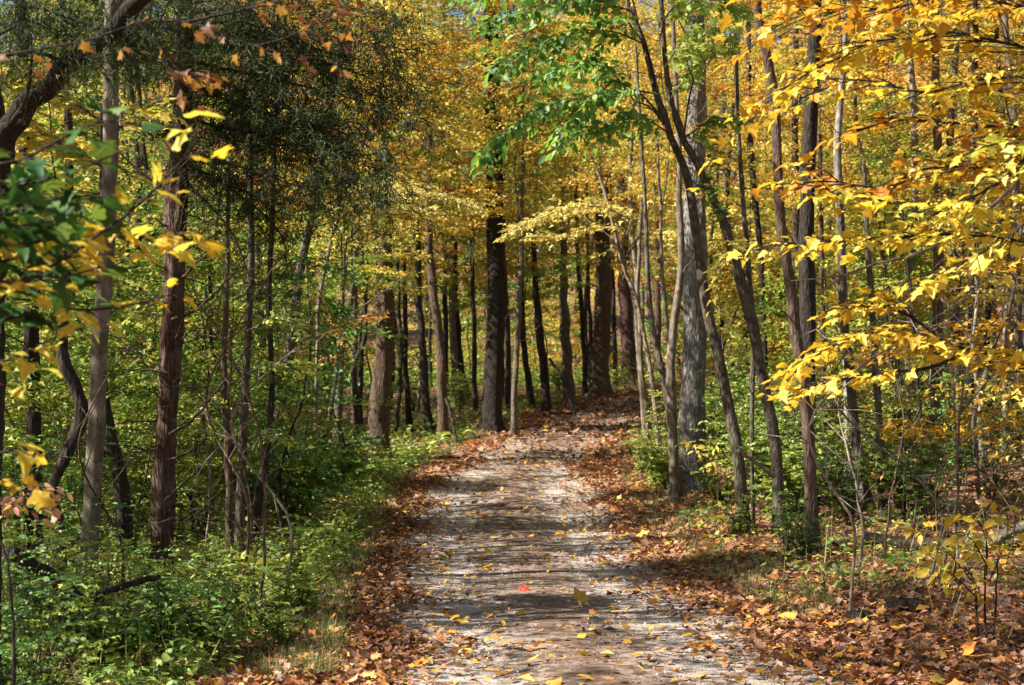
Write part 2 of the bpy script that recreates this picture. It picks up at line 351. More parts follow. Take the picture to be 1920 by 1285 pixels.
def spray(wood, leaf, poly, twig=.6, nt=24, lpt=10, size=.1, r0=.012, kind='maple', tilt=.35, droop=.25, tstart=.1, zig=.15, mat=0, rv=None, flat=.15, lsz=.25, pet=.4):
    """a leafy branch: alternating side twigs in a loose horizontal plane, leaves in pairs along them"""
    P = smooth_line(poly, 30, .0)
    if wood is not None: wood.tube(P, np.linspace(r0, r0 * .25, 30), 6, rough=.05)
    T = nrm(np.gradient(P, axis=0))
    LP, LD = [], []
    for i in range(nt):
        t = tstart + (1 - tstart) * (i + R.random() * .6) / nt
        k = min(int(t * 29), 28); p = P[k] + (P[k + 1] - P[k]) * (t * 29 - k)
        sd = nrm(np.cross(T[k], UP)) * (1 if i % 2 else -1)
        d = nrm(sd * R.uniform(.5, 1) + T[k] * R.uniform(.4, 1.0) + UP * R.normal(.05, flat))
        L = twig * (1.15 - .6 * t) * R.uniform(.6, 1.15)
        m = 5; s = np.linspace(0, 1, m)[:, None]
        tw = p + d * L * s + UP * (-droop * L * .5 * s ** 2) + R.normal(0, .02 * L, (m, 3)) * s
        if wood is not None: wood.tube(tw, np.linspace(r0 * .35, r0 * .12, m), 4, cap=False)
        n = max(2, int(lpt * L / twig))
        tt = np.sort(R.uniform(.12, 1, n)); tt[-1] = 1
        q = p + d * (L * tt)[:, None] - UP * (droop * L * .5 * tt ** 2)[:, None]
        sg = np.where(np.arange(n) % 2 == 0, 1, -1)[:, None]
        s2 = nrm(np.cross(d, UP))
        ld = nrm(d * .6 + s2 * sg * R.uniform(.2, 1.0, (n, 1)) + R.normal(0, .25, (n, 3)) + UP * -droop * .6)
        LP.append(q + ld * size * pet * R.random((n, 1))); LD.append(ld)
    LP = np.concatenate(LP); LD = np.concatenate(LD); n = len(LP)
    NN = nrm(UP + R.normal(0, tilt, (n, 3)))
    S = size * R.uniform(1 - lsz * 1.5, 1 + lsz, n); rr = R.random(n) if rv is None else np.clip(R.normal(rv[0], rv[1], n), 0, 1)
    if kind == 'maple':
        pick = R.integers(0, 3, n)
        for q, kd in enumerate(('maple', 'maple_b', 'maple_c')):
            m = pick == q; leaf.leaves(LP[m], LD[m], NN[m], S[m], kd, mat, rr[m], width=R.uniform(.75, 1.05, m.sum())[:, None, None])
    else: leaf.leaves(LP, LD, NN, S, kind, mat, rr)

# ------------------------------------------------------------------ ground sheet and path
def graded(lo, hi, dense_lo, dense_hi, step, grow=1.18):
    a = list(np.arange(dense_lo, dense_hi + 1e-6, step)); s = step
    while a[-1] < hi: s *= grow; a.append(a[-1] + s)
    s = step
    while a[0] > lo: s *= grow; a.insert(0, a[0] - s)
    return np.array(a)
gx = graded(-500, 500, -11, 12, .3); gy = graded(-80, 560, 7, 64, .3)
X, Y = np.meshgrid(gx, gy); Z = G(X, Y)
U = np.abs(X - PC(Y)); Z = Z - .10 * np.clip((1.9 - U) / .6, 0, 1) * (Y > -5) * (Y < 85)
ac = Acc(); nx = len(gx); i, j = np.meshgrid(np.arange(len(gy) - 1), np.arange(nx - 1), indexing='ij'); b0 = (i * nx + j).ravel()
ac.raw(np.stack([X, Y, Z], -1).reshape(-1, 3), np.stack([b0, b0 + 1, b0 + nx + 1, b0 + nx], -1))
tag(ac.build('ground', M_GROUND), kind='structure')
us = np.linspace(-2.05, 2.05, 52); ys = np.concatenate([np.arange(5, 30, .09), np.arange(30, 84, .18)])
Uu, Yy = np.meshgrid(us, ys); Xx = PC(Yy) + Uu
Zz = G(Xx, Yy) + .015 - .13 * np.clip((np.abs(Uu) - 1.75) / .3, 0, 1) ** 1.5
Zz += .012 * np.exp(-(Uu / .4) ** 2) - .014 * np.exp(-((np.abs(Uu) - .75) / .3) ** 2)
for q in range(40):      # irregular bumps in every direction
    wl = R.uniform(.35, 2.2); th = R.uniform(0, 3.14); ph = R.uniform(0, 6.28)
    Zz += .0009 * wl ** .5 * np.sin((Xx * math.cos(th) + Yy * math.sin(th)) * 6.283 / wl + ph + 1.5 * np.sin(Xx * 1.3 + Yy * .7 + q))
ac = Acc(); nu = len(us); i, j = np.meshgrid(np.arange(len(ys) - 1), np.arange(nu - 1), indexing='ij'); b0 = (i * nu + j).ravel()
ac.raw(np.stack([Xx, Yy, Zz], -1).reshape(-1, 3), np.stack([b0, b0 + 1, b0 + nu + 1, b0 + nu], -1))
po = ac.build('path', M_PATH); tag(po, kind='structure')
ua = po.data.attributes.new('u', 'FLOAT', 'POINT'); ua.data.foreach_set('value', (Uu / 2.05).astype(np.float32).ravel())
def path_z(x, y): return G(x, y) + .02

# gravel crumbs
n = 12000
y = 9.5 + 30 * R.random(n) ** 1.7; u = R.uniform(-1.5, 1.5, n); x = PC(y) + u
s = R.lognormal(-5.35, .4, n) * (1 + .02 * y)
O = np.array([(1, 0, 0), (-.8, .3, 0), (0, 1, 0), (.2, -1, 0), (0, 0, .7), (0, 0, -.7)]); OF = np.array([(0, 2, 4), (2, 1, 4), (1, 3, 4), (3, 0, 4), (2, 0, 5), (1, 2, 5), (3, 1, 5), (0, 3, 5)])
th = R.uniform(0, 6.28, n); c, sn = np.cos(th), np.sin(th)
V = O[None] * R.uniform(.6, 1.3, (n, 6, 1)); V = np.stack([V[..., 0] * c[:, None] - V[..., 1] * sn[:, None], V[..., 0] * sn[:, None] + V[..., 1] * c[:, None], V[..., 2]], -1) * s[:, None, None]
V += np.stack([x, y, path_z(x, y) + s * .2], -1)[:, None]
ac = Acc(); ac.raw(V.reshape(-1, 3), (OF[None] + (np.arange(n) * 6)[:, None, None]).reshape(-1, 3), 0, np.repeat(R.random(n), 6))
tag(ac.build('gravel', M_STONE, smooth=False), 'loose pale gravel crumbs scattered over the path', 'gravel', kind='stuff')

# fallen leaves
def lay(acc, x, y, size, tilt=.4, lift=.02, kind='curl', rv=None, mat=0):
    n = len(x); z = G(x, y) + .02 + lift * R.random(n)
    P = np.stack([x, y, z], -1); th = R.uniform(0, 6.28, n)
    D = np.stack([np.cos(th), np.sin(th), R.normal(.0, tilt * .6, n)], -1)
    N_ = nrm(UP + R.normal(0, tilt, (n, 3))); S_ = size * R.lognormal(-.05, .38, n); W_ = R.uniform(.4, 1.1, n)[:, None, None]
    rv = R.random(n) if rv is None else rv; pick = R.integers(0, 4, n)
    for q, kd in enumerate(('curl', 'oval', 'kite', kind)):
        m = pick == q; acc.leaves(P[m], D[m], N_[m], S_[m], kd, mat, rv[m], width=W_[m])
ac = Acc()
def verge(n, side, ylo, yhi, pw, c0, sd, size):
    y = ylo + (yhi - ylo) * R.random(n) ** pw; x = PC(y) + side * (c0 + np.abs(R.normal(0, sd, n)) - .25 * R.random(n) + .18 * np.sin(y * 1.9))
    lay(ac, x, y, size, .42, .05, 'curl', np.clip(R.beta(1.6, 1.9, n), 0, .99))
verge(22000, -1, 9.5, 34, 1.5, 1.52, .6, .054); verge(26000, 1, 9.5, 34, 1.5, 1.55, 1.1, .056); verge(1600, -1, 9.5, 34, 1.5, 1.1, .3, .05); verge(2600, 1, 9.5, 34, 1.5, 1.0, .4, .05)
verge(9000, -1, 30, 66, 1.1, 1.1, 1.3, .085); verge(9000, 1, 30, 66, 1.1, 1.2, 1.3, .085)
n = 42000; y = 9.5 + 35 * R.random(n) ** 1.4; x = PC(y) + 2.0 + R.random(n) ** 1.2 * (3 + .34 * y); lay(ac, x, y, .06, .55, .06, 'curl', R.beta(1.5, 1.9, n))
n = 12000; y = 9.5 + 35 * R.random(n) ** 1.4; x = PC(y) - 2.0 - R.random(n) * (2 + .3 * y); lay(ac, x, y, .06, .55, .06, 'curl', R.beta(1.5, 1.9, n))
n = 3000; y = 9.5 + 28 * R.random(n) ** 1.4; u = R.normal(0, .75, n); lay(ac, PC(y) + u, y, .036, .3, .01, 'curl', R.random(n) * .6)
n = 11000; y = 31 + 34 * R.random(n) ** .7; lay(ac, PC(y) + R.uniform(-1.5, 1.5, n), y, .08, .4, .03, 'curl', R.beta(1.4, 2.2, n))
tag(ac.build('fallen_leaf_litter', LM['litter'], smooth=False), 'brown and rust fallen leaves carpeting the verges and forest floor', 'leaf litter', kind='stuff')
ac = Acc()
n = 3000; y = 9.5 + 34 * R.random(n) ** 1.3; x = PC(y) + np.where(R.random(n) < .5, -1, 1) * np.abs(R.normal(1.5, .9, n)); lay(ac, x, y, .085, .3, .05, 'maple_lo')
n = 1700; y = 9.5 + 30 * R.random(n) ** 1.3; x = PC(y) + 1.4 + R.random(n) * 6; lay(ac, x, y, .09, .4, .06, 'maple_lo')
n = 170; y = 9.8 + 25 * R.random(n) ** 1.3; lay(ac, PC(y) + R.uniform(-1.3, 1.3, n), y, .06, .25, .02, 'maple_lo')
tag(ac.build('fallen_yellow_leaf_scatter', LM['litter_yellow'], smooth=False), 'fresh yellow and orange leaves scattered thinly over the brown litter', 'leaf litter', kind='stuff')

# ------------------------------------------------------------------ trees traced from the photo
CANOPY = {}
def hero_tree(kind, label, mat, d, pts, widths, cat='tree', group=None, top=None, sides=14, rough=.07, flare=.5, dz=0, yv=None, stems=None, H=13, base_d=None, trunk_name='trunk'):
    """pts: photo pixels from the foot upwards at distance d (yv: extra depth per point); widths in pixels"""
    P = [W(px, py, d + (0 if yv is None else yv[k])) for k, (px, py) in enumerate(pts)]
    P[0][2] = gz(P[0][0], P[0][1]) - .12
    if P[1][2] < P[0][2] + .3: P.pop(1); widths = [widths[0]] + list(widths[2:])
    w = [q / FPX * d / 2 for q in widths]
    zt = CZ + 900 / FPX * d
    if top is None: top = P[-1][2] > CZ + 760 / FPX * d
    if top:
        dd = P[-1] - P[-2]; dd = dd / dd[2]; dd[:2] = np.clip(dd[:2] * .5, -.25, .25)
        P.append(P[-1] + dd * (H * .35)); w.append(w[-1] * .7)
        P.append(P[-1] + dd * (H * .35)); w.append(w[-1] * .45)
    base = np.array([P[0][0], P[0][1], gz(P[0][0], P[0][1])])
    e = empty(kind, base, label, cat, group)
    L = sum(np.linalg.norm(P[k + 1] - P[k]) for k in range(len(P) - 1))
    n = max(24, int(L / (.07 if d < 24 else .16)))
    ln = smooth_line(P, n, .005 * d / 20, seed=int(abs(pts[0][0])))
    dist = np.r_[0, np.cumsum(np.linalg.norm(np.diff(P, axis=0), axis=1))]; t = np.linspace(0, dist[-1], n)
    r = np.interp(t, dist, w); h = ln[:, 2] - base[2]
    r = r * (1 + flare * np.exp(-np.clip(h, 0, 9) / .22))
    a = Acc(); a.tube(ln, r, sides, rough=rough, seed=abs(int(pts[0][0])) + 3)
    # short dead snags and twigs
    g = np.random.default_rng(abs(int(pts[0][0])) + 11)
    for q in range(int(L * (.5 if d > 30 else 1.1))):
        k = g.integers(int(n * .12), n - 2); az = g.uniform(0, 6.28); dr = np.array([math.cos(az), math.sin(az), g.uniform(.1, .9)])
        ll = g.uniform(.25, 1.3); m = 6; s = np.linspace(0, 1, m)[:, None]
        tw = ln[k] + nrm(dr) * ll * s + g.normal(0, .04, (m, 3)) * s + np.array([0, 0, .2]) * ll * s ** 2
        a.tube(tw, np.linspace(max(.006, r[k] * .16), .002, m), 4, cap=False)
    a.build(trunk_name, B[mat], e)
    return e, ln, r
T = {}
hero = [
 # kind, label, bark, distance, pixel path from foot up, widths
 ('T1', 'smooth_bark_tree', 'smooth pale grey trunk leaning slightly right, nearest slim tree on the left of the path', 'smooth', 13.6, [(155,1170),(170,985),(181,800),(186,650),(198,500),(207,300),(210,100),(212,-120)], [36,34,32,31,29,28,27,26]),
 ('T4', 'dark_trunk_tree', 'dark upright trunk behind the forking cedar at the left edge', 'dark', 19, [(66,1000),(64,860),(60,650),(55,450),(48,300),(40,-60)], [32,28,28,26,24,22]),
 ('T5', 'crooked_tree', 'crooked dark trunk bending left of the smooth grey tree', 'dark', 16, [(118,1090),(113,985),(98,920),(127,850),(153,780),(143,730),(117,664),(122,560),(130,420),(128,250),(120,60),(118,-90)], [16,16,18,22,25,23,21,17,16,14,13,12]),
 ('T6', 'leaning_dark_tree', 'short dark leaning trunk just behind the smooth grey tree', 'dark', 18, [(238,960),(225,900),(208,830),(196,760),(190,690),(188,560),(192,380),(190,200)], [34,30,30,24,18,15,12,9]),
 ('T7a', 'slim_brown_tree', 'slim brown trunk, left one of three close stems right of the red cedar', 'tan', 19, [(430,1060),(430,960),(428,860),(420,720),(425,520),(430,300)], [15,14,14,12,10,7]),
 ('T7b', 'slim_brown_tree', 'slim straight trunk, middle one of three close stems right of the red cedar', 'grey', 18.6, [(448,1065),(450,960),(455,850),(462,700),(470,500),(468,250),(470,-80)], [18,17,16,14,13,11,9]),
 ('T7c', 'slim_brown_tree', 'slim dark trunk leaning right, right one of three close stems beside the red cedar', 'dark', 19.6, [(480,1040),(486,950),(500,850),(510,720),(505,560),(512,350),(520,100),(525,-70)], [13,13,12,11,10,9,8,7]),
 ('T8', 'leaning_tree', 'leaning grey-brown trunk in the undergrowth, halfway between red cedar and big tan trunk', 'grey', 25, [(500,920),(517,800),(530,740),(548,620),(560,520),(585,400),(610,250),(640,60),(655,-60)], [20,20,22,20,18,14,12,10,9]),
 ('T8b', 'sapling', 'thin pale sapling leaning right beyond the undergrowth, left of the tan trunk', 'pale', 26, [(588,900),(592,760),(596,640),(600,560),(625,440),(660,330),(700,210),(715,150)], [8,8,8,7,7,6,5,4]),
 ('T10a', 'slim_dark_tree', 'slim dark trunk with bluish lichen left of the big tan trunk', 'grey', 32, [(636,880),(634,780),(637,700),(645,620),(658,560),(668,480),(680,380)], [18,16,14,12,12,10,8]),
 ('T10b', 'slim_dark_tree', 'thin dark trunk close on the left side of the big tan trunk', 'dark', 34, [(672,850),(668,760),(662,690),(683,640),(684,560),(676,440),(670,300)], [11,11,10,9,9,8,6]),
 ('T10c', 'bent_tree', 'thin stem bending left low down between undergrowth and tan trunk', 'grey', 30, [(596,900),(603,840),(618,780),(630,700),(640,600),(650,480)], [11,10,9,8,7,5]),
 ('T9', 'tan_trunk_tree', 'big straight tan-brown trunk with a flared foot left of the path', 'tan', 33, [(706,862),(714,740),(720,650),(721,550),(721,430),(718,300),(715,120),(712,-60)], [42,38,34,33,31,29,27,24]),
 ('T11', 'curved_tree', 'curving brown trunk bowed to the left between tan trunk and big dark trunk', 'tan', 38, [(832,830),(828,720),(824,640),(814,560),(806,480),(803,380),(806,240)], [20,18,17,17,15,13,11]),
 ('T12', 'slim_dark_tree', 'dark trunk with a sunlit left edge, left of the curving trunk', 'dark', 40, [(806,825),(797,740),(793,660),(786,580),(783,480),(780,360)], [17,15,14,13,12,9]),
 ('T13', 'slim_dark_tree', 'thin dark trunk halfway between the tan trunk and the curving trunk', 'dark', 41, [(768,830),(765,740),(760,680),(760,590),(757,480),(752,340)], [11,10,9,9,8,6]),
 ('T13b', 'slim_dark_tree', 'thin stem leaning right just right of the tan trunk', 'dark', 40, [(742,825),(748,740),(752,650),(748,560),(745,450)], [8,7,7,6,5]),
 ('T14', 'dark_far_tree', 'stout dark trunk in the distance between curving trunk and big dark trunk', 'dark', 54, [(870,765),(862,700),(856,640),(852,560),(850,470),(848,380)], [22,20,19,18,16,13]),
 ('T16', 'pole_tree', 'thin dark pole trunk just left of the big dark trunk', 'dark', 45, [(893,770),(889,700),(890,620),(886,540),(884,440),(882,330)], [10,9,8,8,7,6]),
 ('T15', 'big_dark_tree', 'big dark straight trunk at the left edge of the path before the bend', 'dark', 40, [(921,795),(926,700),(930,600),(932,500),(929,420),(926,300),(922,120),(920,-60)], [38,36,34,34,33,32,29,26]),
 ('T17', 'pale_pole_tree', 'slim light grey trunk just right of the big dark trunk', 'grey', 39, [(962,795),(967,700),(971,600),(976,520),(978,430),(980,300)], [11,11,10,10,9,7]),
 ('T18', 'thin_dark_tree', 'very thin dark trunk between big dark trunk and light grey trunk', 'dark', 46, [(952,760),(952,680),(948,600),(946,500),(944,380)], [9,8,8,7,6]),
 ('T19', 'leaning_dark_tree', 'dark trunk leaning left with a curved foot right of the light grey trunk', 'dark', 49, [(1000,745),(990,710),(984,660),(980,610),(978,540),(976,460)], [12,12,11,11,9,7]),
 ('T20', 'forked_tree', 'mossy dark trunk forking at head height in the bright gap before the bend', 'dark', 47, [(1026,757),(1021,700),(1013,640),(1009,590),(1003,520),(1000,430)], [17,16,15,15,10,7]),
 ('T21', 'broken_tan_tree', 'grey-tan trunk standing in the bright gap left of the bend', 'grey', 51, [(1068,742),(1064,690),(1060,620),(1057,560),(1056,460),(1055,350)], [22,20,19,17,12,9]),
 ('T22', 'pole_tree', 'slender dark pole trunk left of the shaggy trunk at the bend', 'dark', 54, [(1098,730),(1095,660),(1091,590),(1086,520),(1082,440),(1078,320)], [10,9,9,8,8,7]),
 ('T22b', 'pole_tree', 'second slender dark pole trunk touching the shaggy trunk at the bend', 'dark', 56, [(1110,724),(1108,640),(1104,560),(1101,460),(1100,340)], [8,8,7,7,6]),
 ('T23', 'shaggy_bark_tree', 'thick brown trunk with shaggy bark at the bend of the path', 'tan', 54, [(1124,722),(1127,650),(1130,580),(1132,500),(1130,420),(1128,280)], [38,34,31,30,28,24]),
 ('T24', 'reddish_tree', 'dark reddish trunk where the path disappears around the bend', 'red', 62, [(1182,700),(1178,640),(1173,570),(1169,500),(1166,400),(1165,280)], [30,27,25,24,22,18]),
 ('T24b', 'dark_tree', 'narrow dark trunk right of the reddish trunk at the bend', 'dark', 66, [(1200,690),(1196,620),(1192,540),(1188,450),(1186,340)], [15,13,13,12,10]),
 ('T24c', 'dark_tree', 'narrow dark trunk squeezed between shaggy trunk and reddish trunk', 'dark', 64, [(1155,706),(1152,640),(1150,560),(1148,470),(1148,360)], [9,9,8,8,7]),
 # multi-stem pale clump
 ('A1', 'pale_sapling', 'pale sapling stem at the right path edge, left one of a close pair', 'pale', 32, [(1213,862),(1205,760),(1198,680),(1194,600),(1194,530),(1186,450),(1182,330),(1186,200),(1168,100),(1150,20)], [11,10,10,9,9,8,8,7,6,5]),
 ('A2', 'pale_sapling', 'pale sapling stem at the right path edge, right one of a close pair', 'pale', 31.6, [(1217,862),(1212,770),(1203,690),(1199,600),(1196,540),(1200,440),(1205,330),(1200,220),(1190,130)], [10,10,9,8,8,7,7,6,5]),
 ('A3', 'leaning_sapling', 'thin sapling leaning left and kinked above the path bend', 'pale', 30, [(1236,890),(1232,800),(1222,720),(1208,630),(1193,560),(1170,500),(1158,455),(1130,350),(1100,270),(1080,200)], [10,9,9,8,8,7,7,6,5,4]),
 ('B1', 'grey_sapling', 'slender grey stem arching left of the grey oak, darker at its foot', 'grey', 25.4, [(1272,925),(1262,840),(1250,740),(1233,660),(1222,610),(1215,540),(1212,480),(1212,400),(1205,300),(1198,200),(1190,80)], [16,14,13,12,11,10,9,8,7,6,5]),
 ('B2', 'pale_forked_tree', 'smooth pale curved trunk hugging the left side of the grey oak', 'pale', 25, [(1268,920),(1262,830),(1259,740),(1258,690),(1263,620),(1272,550),(1277,500),(1276,430),(1273,370),(1275,300),(1268,200),(1262,60),(1258,-60)], [18,17,18,17,16,15,14,13,12,10,9,8,7]),
 ('B3', 'pale_sapling', 'thin pale stem crossing behind the curved trunk left of the grey oak', 'pale', 27, [(1262,905),(1258,800),(1256,700),(1252,620),(1245,560),(1240,480),(1238,380),(1232,260)], [9,9,8,8,8,7,6,5]),
 ('T30', 'grey_oak', 'large grey oak trunk on the right verge, its left half pale in the sun', 'oak', 27, [(1297,930),(1299,800),(1301,700),(1303,600),(1303,450),(1304,300),(1306,150),(1306,-80)], [52,47,46,45,42,38,35,31]),
 ('T31', 'arching_tree', 'long grey trunk arching left in front of the grey oak', 'grey', 21.6, [(1394,985),(1384,860),(1367,765),(1347,664),(1326,580),(1306,440),(1288,330),(1256,250),(1233,177),(1208,83),(1183,20),(1170,-50)], [23,21,21,20,20,18,15,13,12,11,10,8]),
 ('T32', 'arching_tree', 'lichen-spotted grey trunk arching left, the right one of the arching pair', 'grey', 21.0, [(1465,975),(1454,835),(1430,715),(1414,617),(1394,547),(1361,430),(1335,370),(1312,318),(1280,260),(1256,188),(1248,125),(1243,40),(1240,-60)], [22,21,21,21,21,18,15,13,12,11,10,9,8]),
 ('T32b', 'thin_stem_tree', 'thin straight stem crossing the right arching trunk above head height', 'grey', 22, [(1412,960),(1410,800),(1412,700),(1413,600),(1405,520),(1400,450),(1392,380),(1385,250),(1380,100),(1375,-50)], [7,8,9,10,10,9,8,8,7,6]),
 ('T33', 'slim_tan_tree', 'slim tan trunk with flaky bark right of the arching pair, sunlit on its left', 'tan', 19, [(1527,1035),(1517,860),(1507,720),(1494,630),(1481,530),(1466,430),(1460,320),(1452,200),(1438,110),(1425,50),(1418,-60)], [24,23,22,22,21,20,18,18,17,15,14]),
 ('T34', 'dark_vine_tree', 'very dark rough trunk standing behind the flaky tan trunk', 'dark', 24, [(1512,900),(1513,800),(1514,700),(1514,560),(1512,420),(1516,300),(1522,200),(1527,60),(1530,-60)], [34,31,30,30,28,28,26,24,20]),
 ('T35', 'grey_tree', 'grey-brown trunk right of the very dark trunk, whitish near its top', 'grey', 22.5, [(1630,990),(1612,880),(1600,780),(1590,680),(1581,570),(1576,450),(1574,340)], [22,20,19,18,17,14,11]),
 ('T35b', 'white_stem_tree', 'whitish smooth stem in the yellow leaves above the flaky tan trunk', 'white', 26, [(1590,910),(1588,700),(1580,500),(1574,380),(1571,280),(1577,180),(1583,90),(1585,-60)], [13,13,14,16,15,12,9,7]),
 ('T37', 'slim_grey_tree', 'slim grey trunk between the grey-brown trunk and the log', 'grey', 22, [(1658,1010),(1651,860),(1645,740),(1637,620),(1630,500),(1624,400),(1620,300)], [15,14,13,12,11,9,7]),
 ('T38', 'straight_tree', 'straight grey-tan trunk on the right, pale at the sunlit foot', 'tan', 28, [(1755,880),(1755,760),(1757,650),(1757,560),(1760,430),(1759,330),(1757,200),(1754,60),(1752,-80)], [24,21,20,19,18,17,15,14,12]),
 ('T39', 'white_sapling', 'thin whitish wavy sapling right of the straight grey-tan trunk', 'white', 27, [(1842,880),(1838,800),(1833,720),(1825,640),(1832,560),(1827,480),(1820,380)], [10,10,9,8,8,7,5]),
 ('T40', 'grey_tree', 'grey-brown trunk at the far right edge of the view', 'grey', 30, [(1916,850),(1914,760),(1910,640),(1906,520),(1900,400),(1897,200)], [20,18,17,16,14,11]),
 ('T41', 'reddish_thin_tree', 'thin reddish trunk between very dark trunk and grey-brown trunk', 'red', 29, [(1546,870),(1545,740),(1543,620),(1541,520),(1540,400),(1538,250)], [11,10,10,9,8,6]),
 ('T42', 'thin_dark_tree', 'thin dark trunk in golden leaves left of the flaky tan trunk top', 'dark', 31, [(1440,880),(1436,740),(1430,600),(1425,460),(1412,330),(1405,200),(1404,60),(1403,-60)], [15,13,12,11,11,10,9,8]),
 ('T43', 'thin_brown_tree', 'thin brown trunk rising above the very dark trunk among gold leaves', 'tan', 30, [(1500,860),(1496,700),(1492,520),(1492,350),(1490,220),(1492,80),(1495,-60)], [15,14,13,13,12,11,9]),
 ('T44', 'thin_brown_tree', 'thin brown trunk left of the straight grey-tan trunk', 'tan', 32, [(1690,880),(1688,740),(1670,600),(1655,480),(1640,380),(1610,260),(1602,150),(1600,-60)], [8,8,8,9,9,9,8,7]),
 ('T45', 'grey_tree', 'second grey trunk just right of the straight grey-tan trunk, seen high up', 'grey', 31, [(1800,850),(1796,700),(1790,540),(1784,400),(1782,250),(1790,120),(1796,-60)], [14,13,12,13,14,15,13]),
 ('T46', 'thin_stem_tree', 'thin wavy dark stem with small twigs between the log and the white sapling', 'dark', 24, [(1735,960),(1727,800),(1718,700),(1712,600),(1700,480),(1690,380)], [7,7,6,6,5,4]),
]
for row in hero:
    key, kind, label, mat, d, pts, wd = row
    sides = 22 if d < 20 or max(wd) > 40 else 14
    T[key] = hero_tree(kind, label, mat, d, pts, wd, sides=sides, rough=.10 if mat in ('dark', 'oak', 'tan') else .06, flare=.4 if max(wd) < 14 else .7)

# fork of the mossy dark tree
# ---- red cedar
e, ln, rr = hero_tree('red_cedar', 'red cedar with shaggy reddish bark and dark feathery foliage left of the path', 'cedar', 17,
    [(300,1085),(308,900),(314,780),(320,650),(327,500),(336,300),(345,100),(350,-100)], [44,40,38,38,38,36,32,28], sides=30, rough=.13, flare=.35)
T['cedar'] = (e, ln, rr)
def cedar_spray(wood, leaf, P, rad, n, r0=.02, blade=.07, clus=26, wd=1.6):
    P = smooth_line(P, 16, 0); wood.tube(P, np.linspace(r0, r0 * .2, 16), 5, cap=False)
    k = R.integers(2, 16, clus); c = P[k] + R.normal(0, 1, (clus, 3)) * np.array([rad, rad, rad * .55]) - np.array([0, 0, rad * .35])
    for q in range(clus):
        if q % 2 == 0: wood.tube([P[k[q]], (P[k[q]] + c[q]) / 2 + R.normal(0, .03, 3), c[q]], [r0 * .25, r0 * .15, r0 * .08], 3, cap=False)
    m = n // clus
    ci = np.repeat(np.arange(clus), m); out = nrm(nrm(c - P[k]) + rand_dirs(clus, -.35) * .7)[ci]
    s = R.normal(0, .032 * rad / .3, (len(ci), 3)) + out * R.uniform(-.28, .3, (len(ci), 1)) * rad / .3
    leaf.leaves(c[ci] + s, nrm(out + R.normal(0, .6, (len(ci), 3)) + UP * -.25), rand_dirs(len(ci)), blade * R.uniform(.6, 1.3, len(ci)), 'blade', 0, width=wd)
wood, leaf = Acc(), Acc()
d0 = 17
cb = [ ([(345,90),(450,90),(580,110),(700,150),(755,190)], .36, 4200), ([(342,140),(460,170),(600,230),(700,280),(735,330)], .34, 4200), ([(345,70),(480,60),(620,100),(720,120)], .36, 3600), ([(342,200),(450,230),(560,280),(640,340),(665,400)], .3, 2600), ([(338,300),(440,360),(520,430),(540,500)], .25, 1300), # pixel routes of leafy limbs, with depth drift
 ([(345,60),(430,40),(540,60),(640,70),(700,60)], .30, 3600), ([(344,110),(420,130),(520,150),(640,180),(735,205)], .34, 4600),
 ([(342,150),(430,190),(540,230),(640,290),(690,320)], .30, 3600), ([(340,220),(420,240),(500,250),(580,240),(650,230)], .28, 3000),
 ([(338,270),(400,300),(480,320),(560,350),(600,330)], .24, 2000), ([(336,300),(410,340),(480,370),(530,420)], .22, 1500),
 ([(345,60),(280,50),(200,40),(120,30)], .28, 2400), ([(342,120),(270,110),(190,120),(130,110)], .2, 900),
 ([(348,10),(450,-10),(560,0),(680,20),(740,30)], .36, 3400), ([(348,-20),(250,-10),(150,-20)], .3, 2200),
 ([(345,40),(380,20),(470,10),(600,-30)], .4, 2600), ([(338,330),(430,430),(470,520),(520,570)], .2, 700), ([(339,260),(300,240),(260,250)], .15, 250)]
for pts, rad, n in cb:
    dy = R.uniform(-1.6, .8); P = [W(px, py, d0 + dy * k / len(pts)) for k, (px, py) in enumerate(pts)]
    cedar_spray(wood, leaf, P, rad * 1.0, int(n * 1.4), .022, .085, 80, 1.9)
leaf.build('foliage', LM['cedar'], e)
# dead lower limbs and wispy twigs
for q in range(95):
    k = R.integers(6, int(len(ln) * .55)); az = R.uniform(0, 6.28); ll = R.uniform(.2, 1.25)
    dr = nrm(np.array([math.cos(az), math.sin(az) * .7, R.uniform(-.3, .5)])); m = 8; s = np.linspace(0, 1, m)[:, None]
    tw = ln[k] + dr * ll * s + np.cumsum(R.normal(0, .028, (m, 3)), 0) * s + UP * (R.uniform(-.3, .25) * ll) * s ** 2
    wood.tube(tw, np.linspace(R.uniform(.004, .011), .0015, m), 4, cap=False)
    if q % 2 == 0:
        for z in range(3):
            j = R.integers(2, m); t2 = tw[j] + nrm(dr + R.normal(0, .7, 3)) * (R.uniform(.1, .4)) * np.linspace(0, 1, 4)[:, None] + R.normal(0, .01, (4, 3))
            wood.tube(t2, [.003, .0025, .002, .001], 3, cap=False)
for pts in ([(318,815),(360,790),(400,740),(440,690),(470,640),(500,590)], [(312,865),(350,850),(385,820),(380,780),(410,770)], [(316,700),(280,690),(230,640),(180,620)], [(322,600),(370,580),(430,520),(470,470)], [(310,940),(345,905),(380,870),(400,850)]):
    P = smooth_line([W(px, py, 16.6) for px, py in pts], 20, .01); wood.tube(P, np.linspace(.018, .006, 20), 5, cap=False)
wood.build('branches', B['cedar'], e)

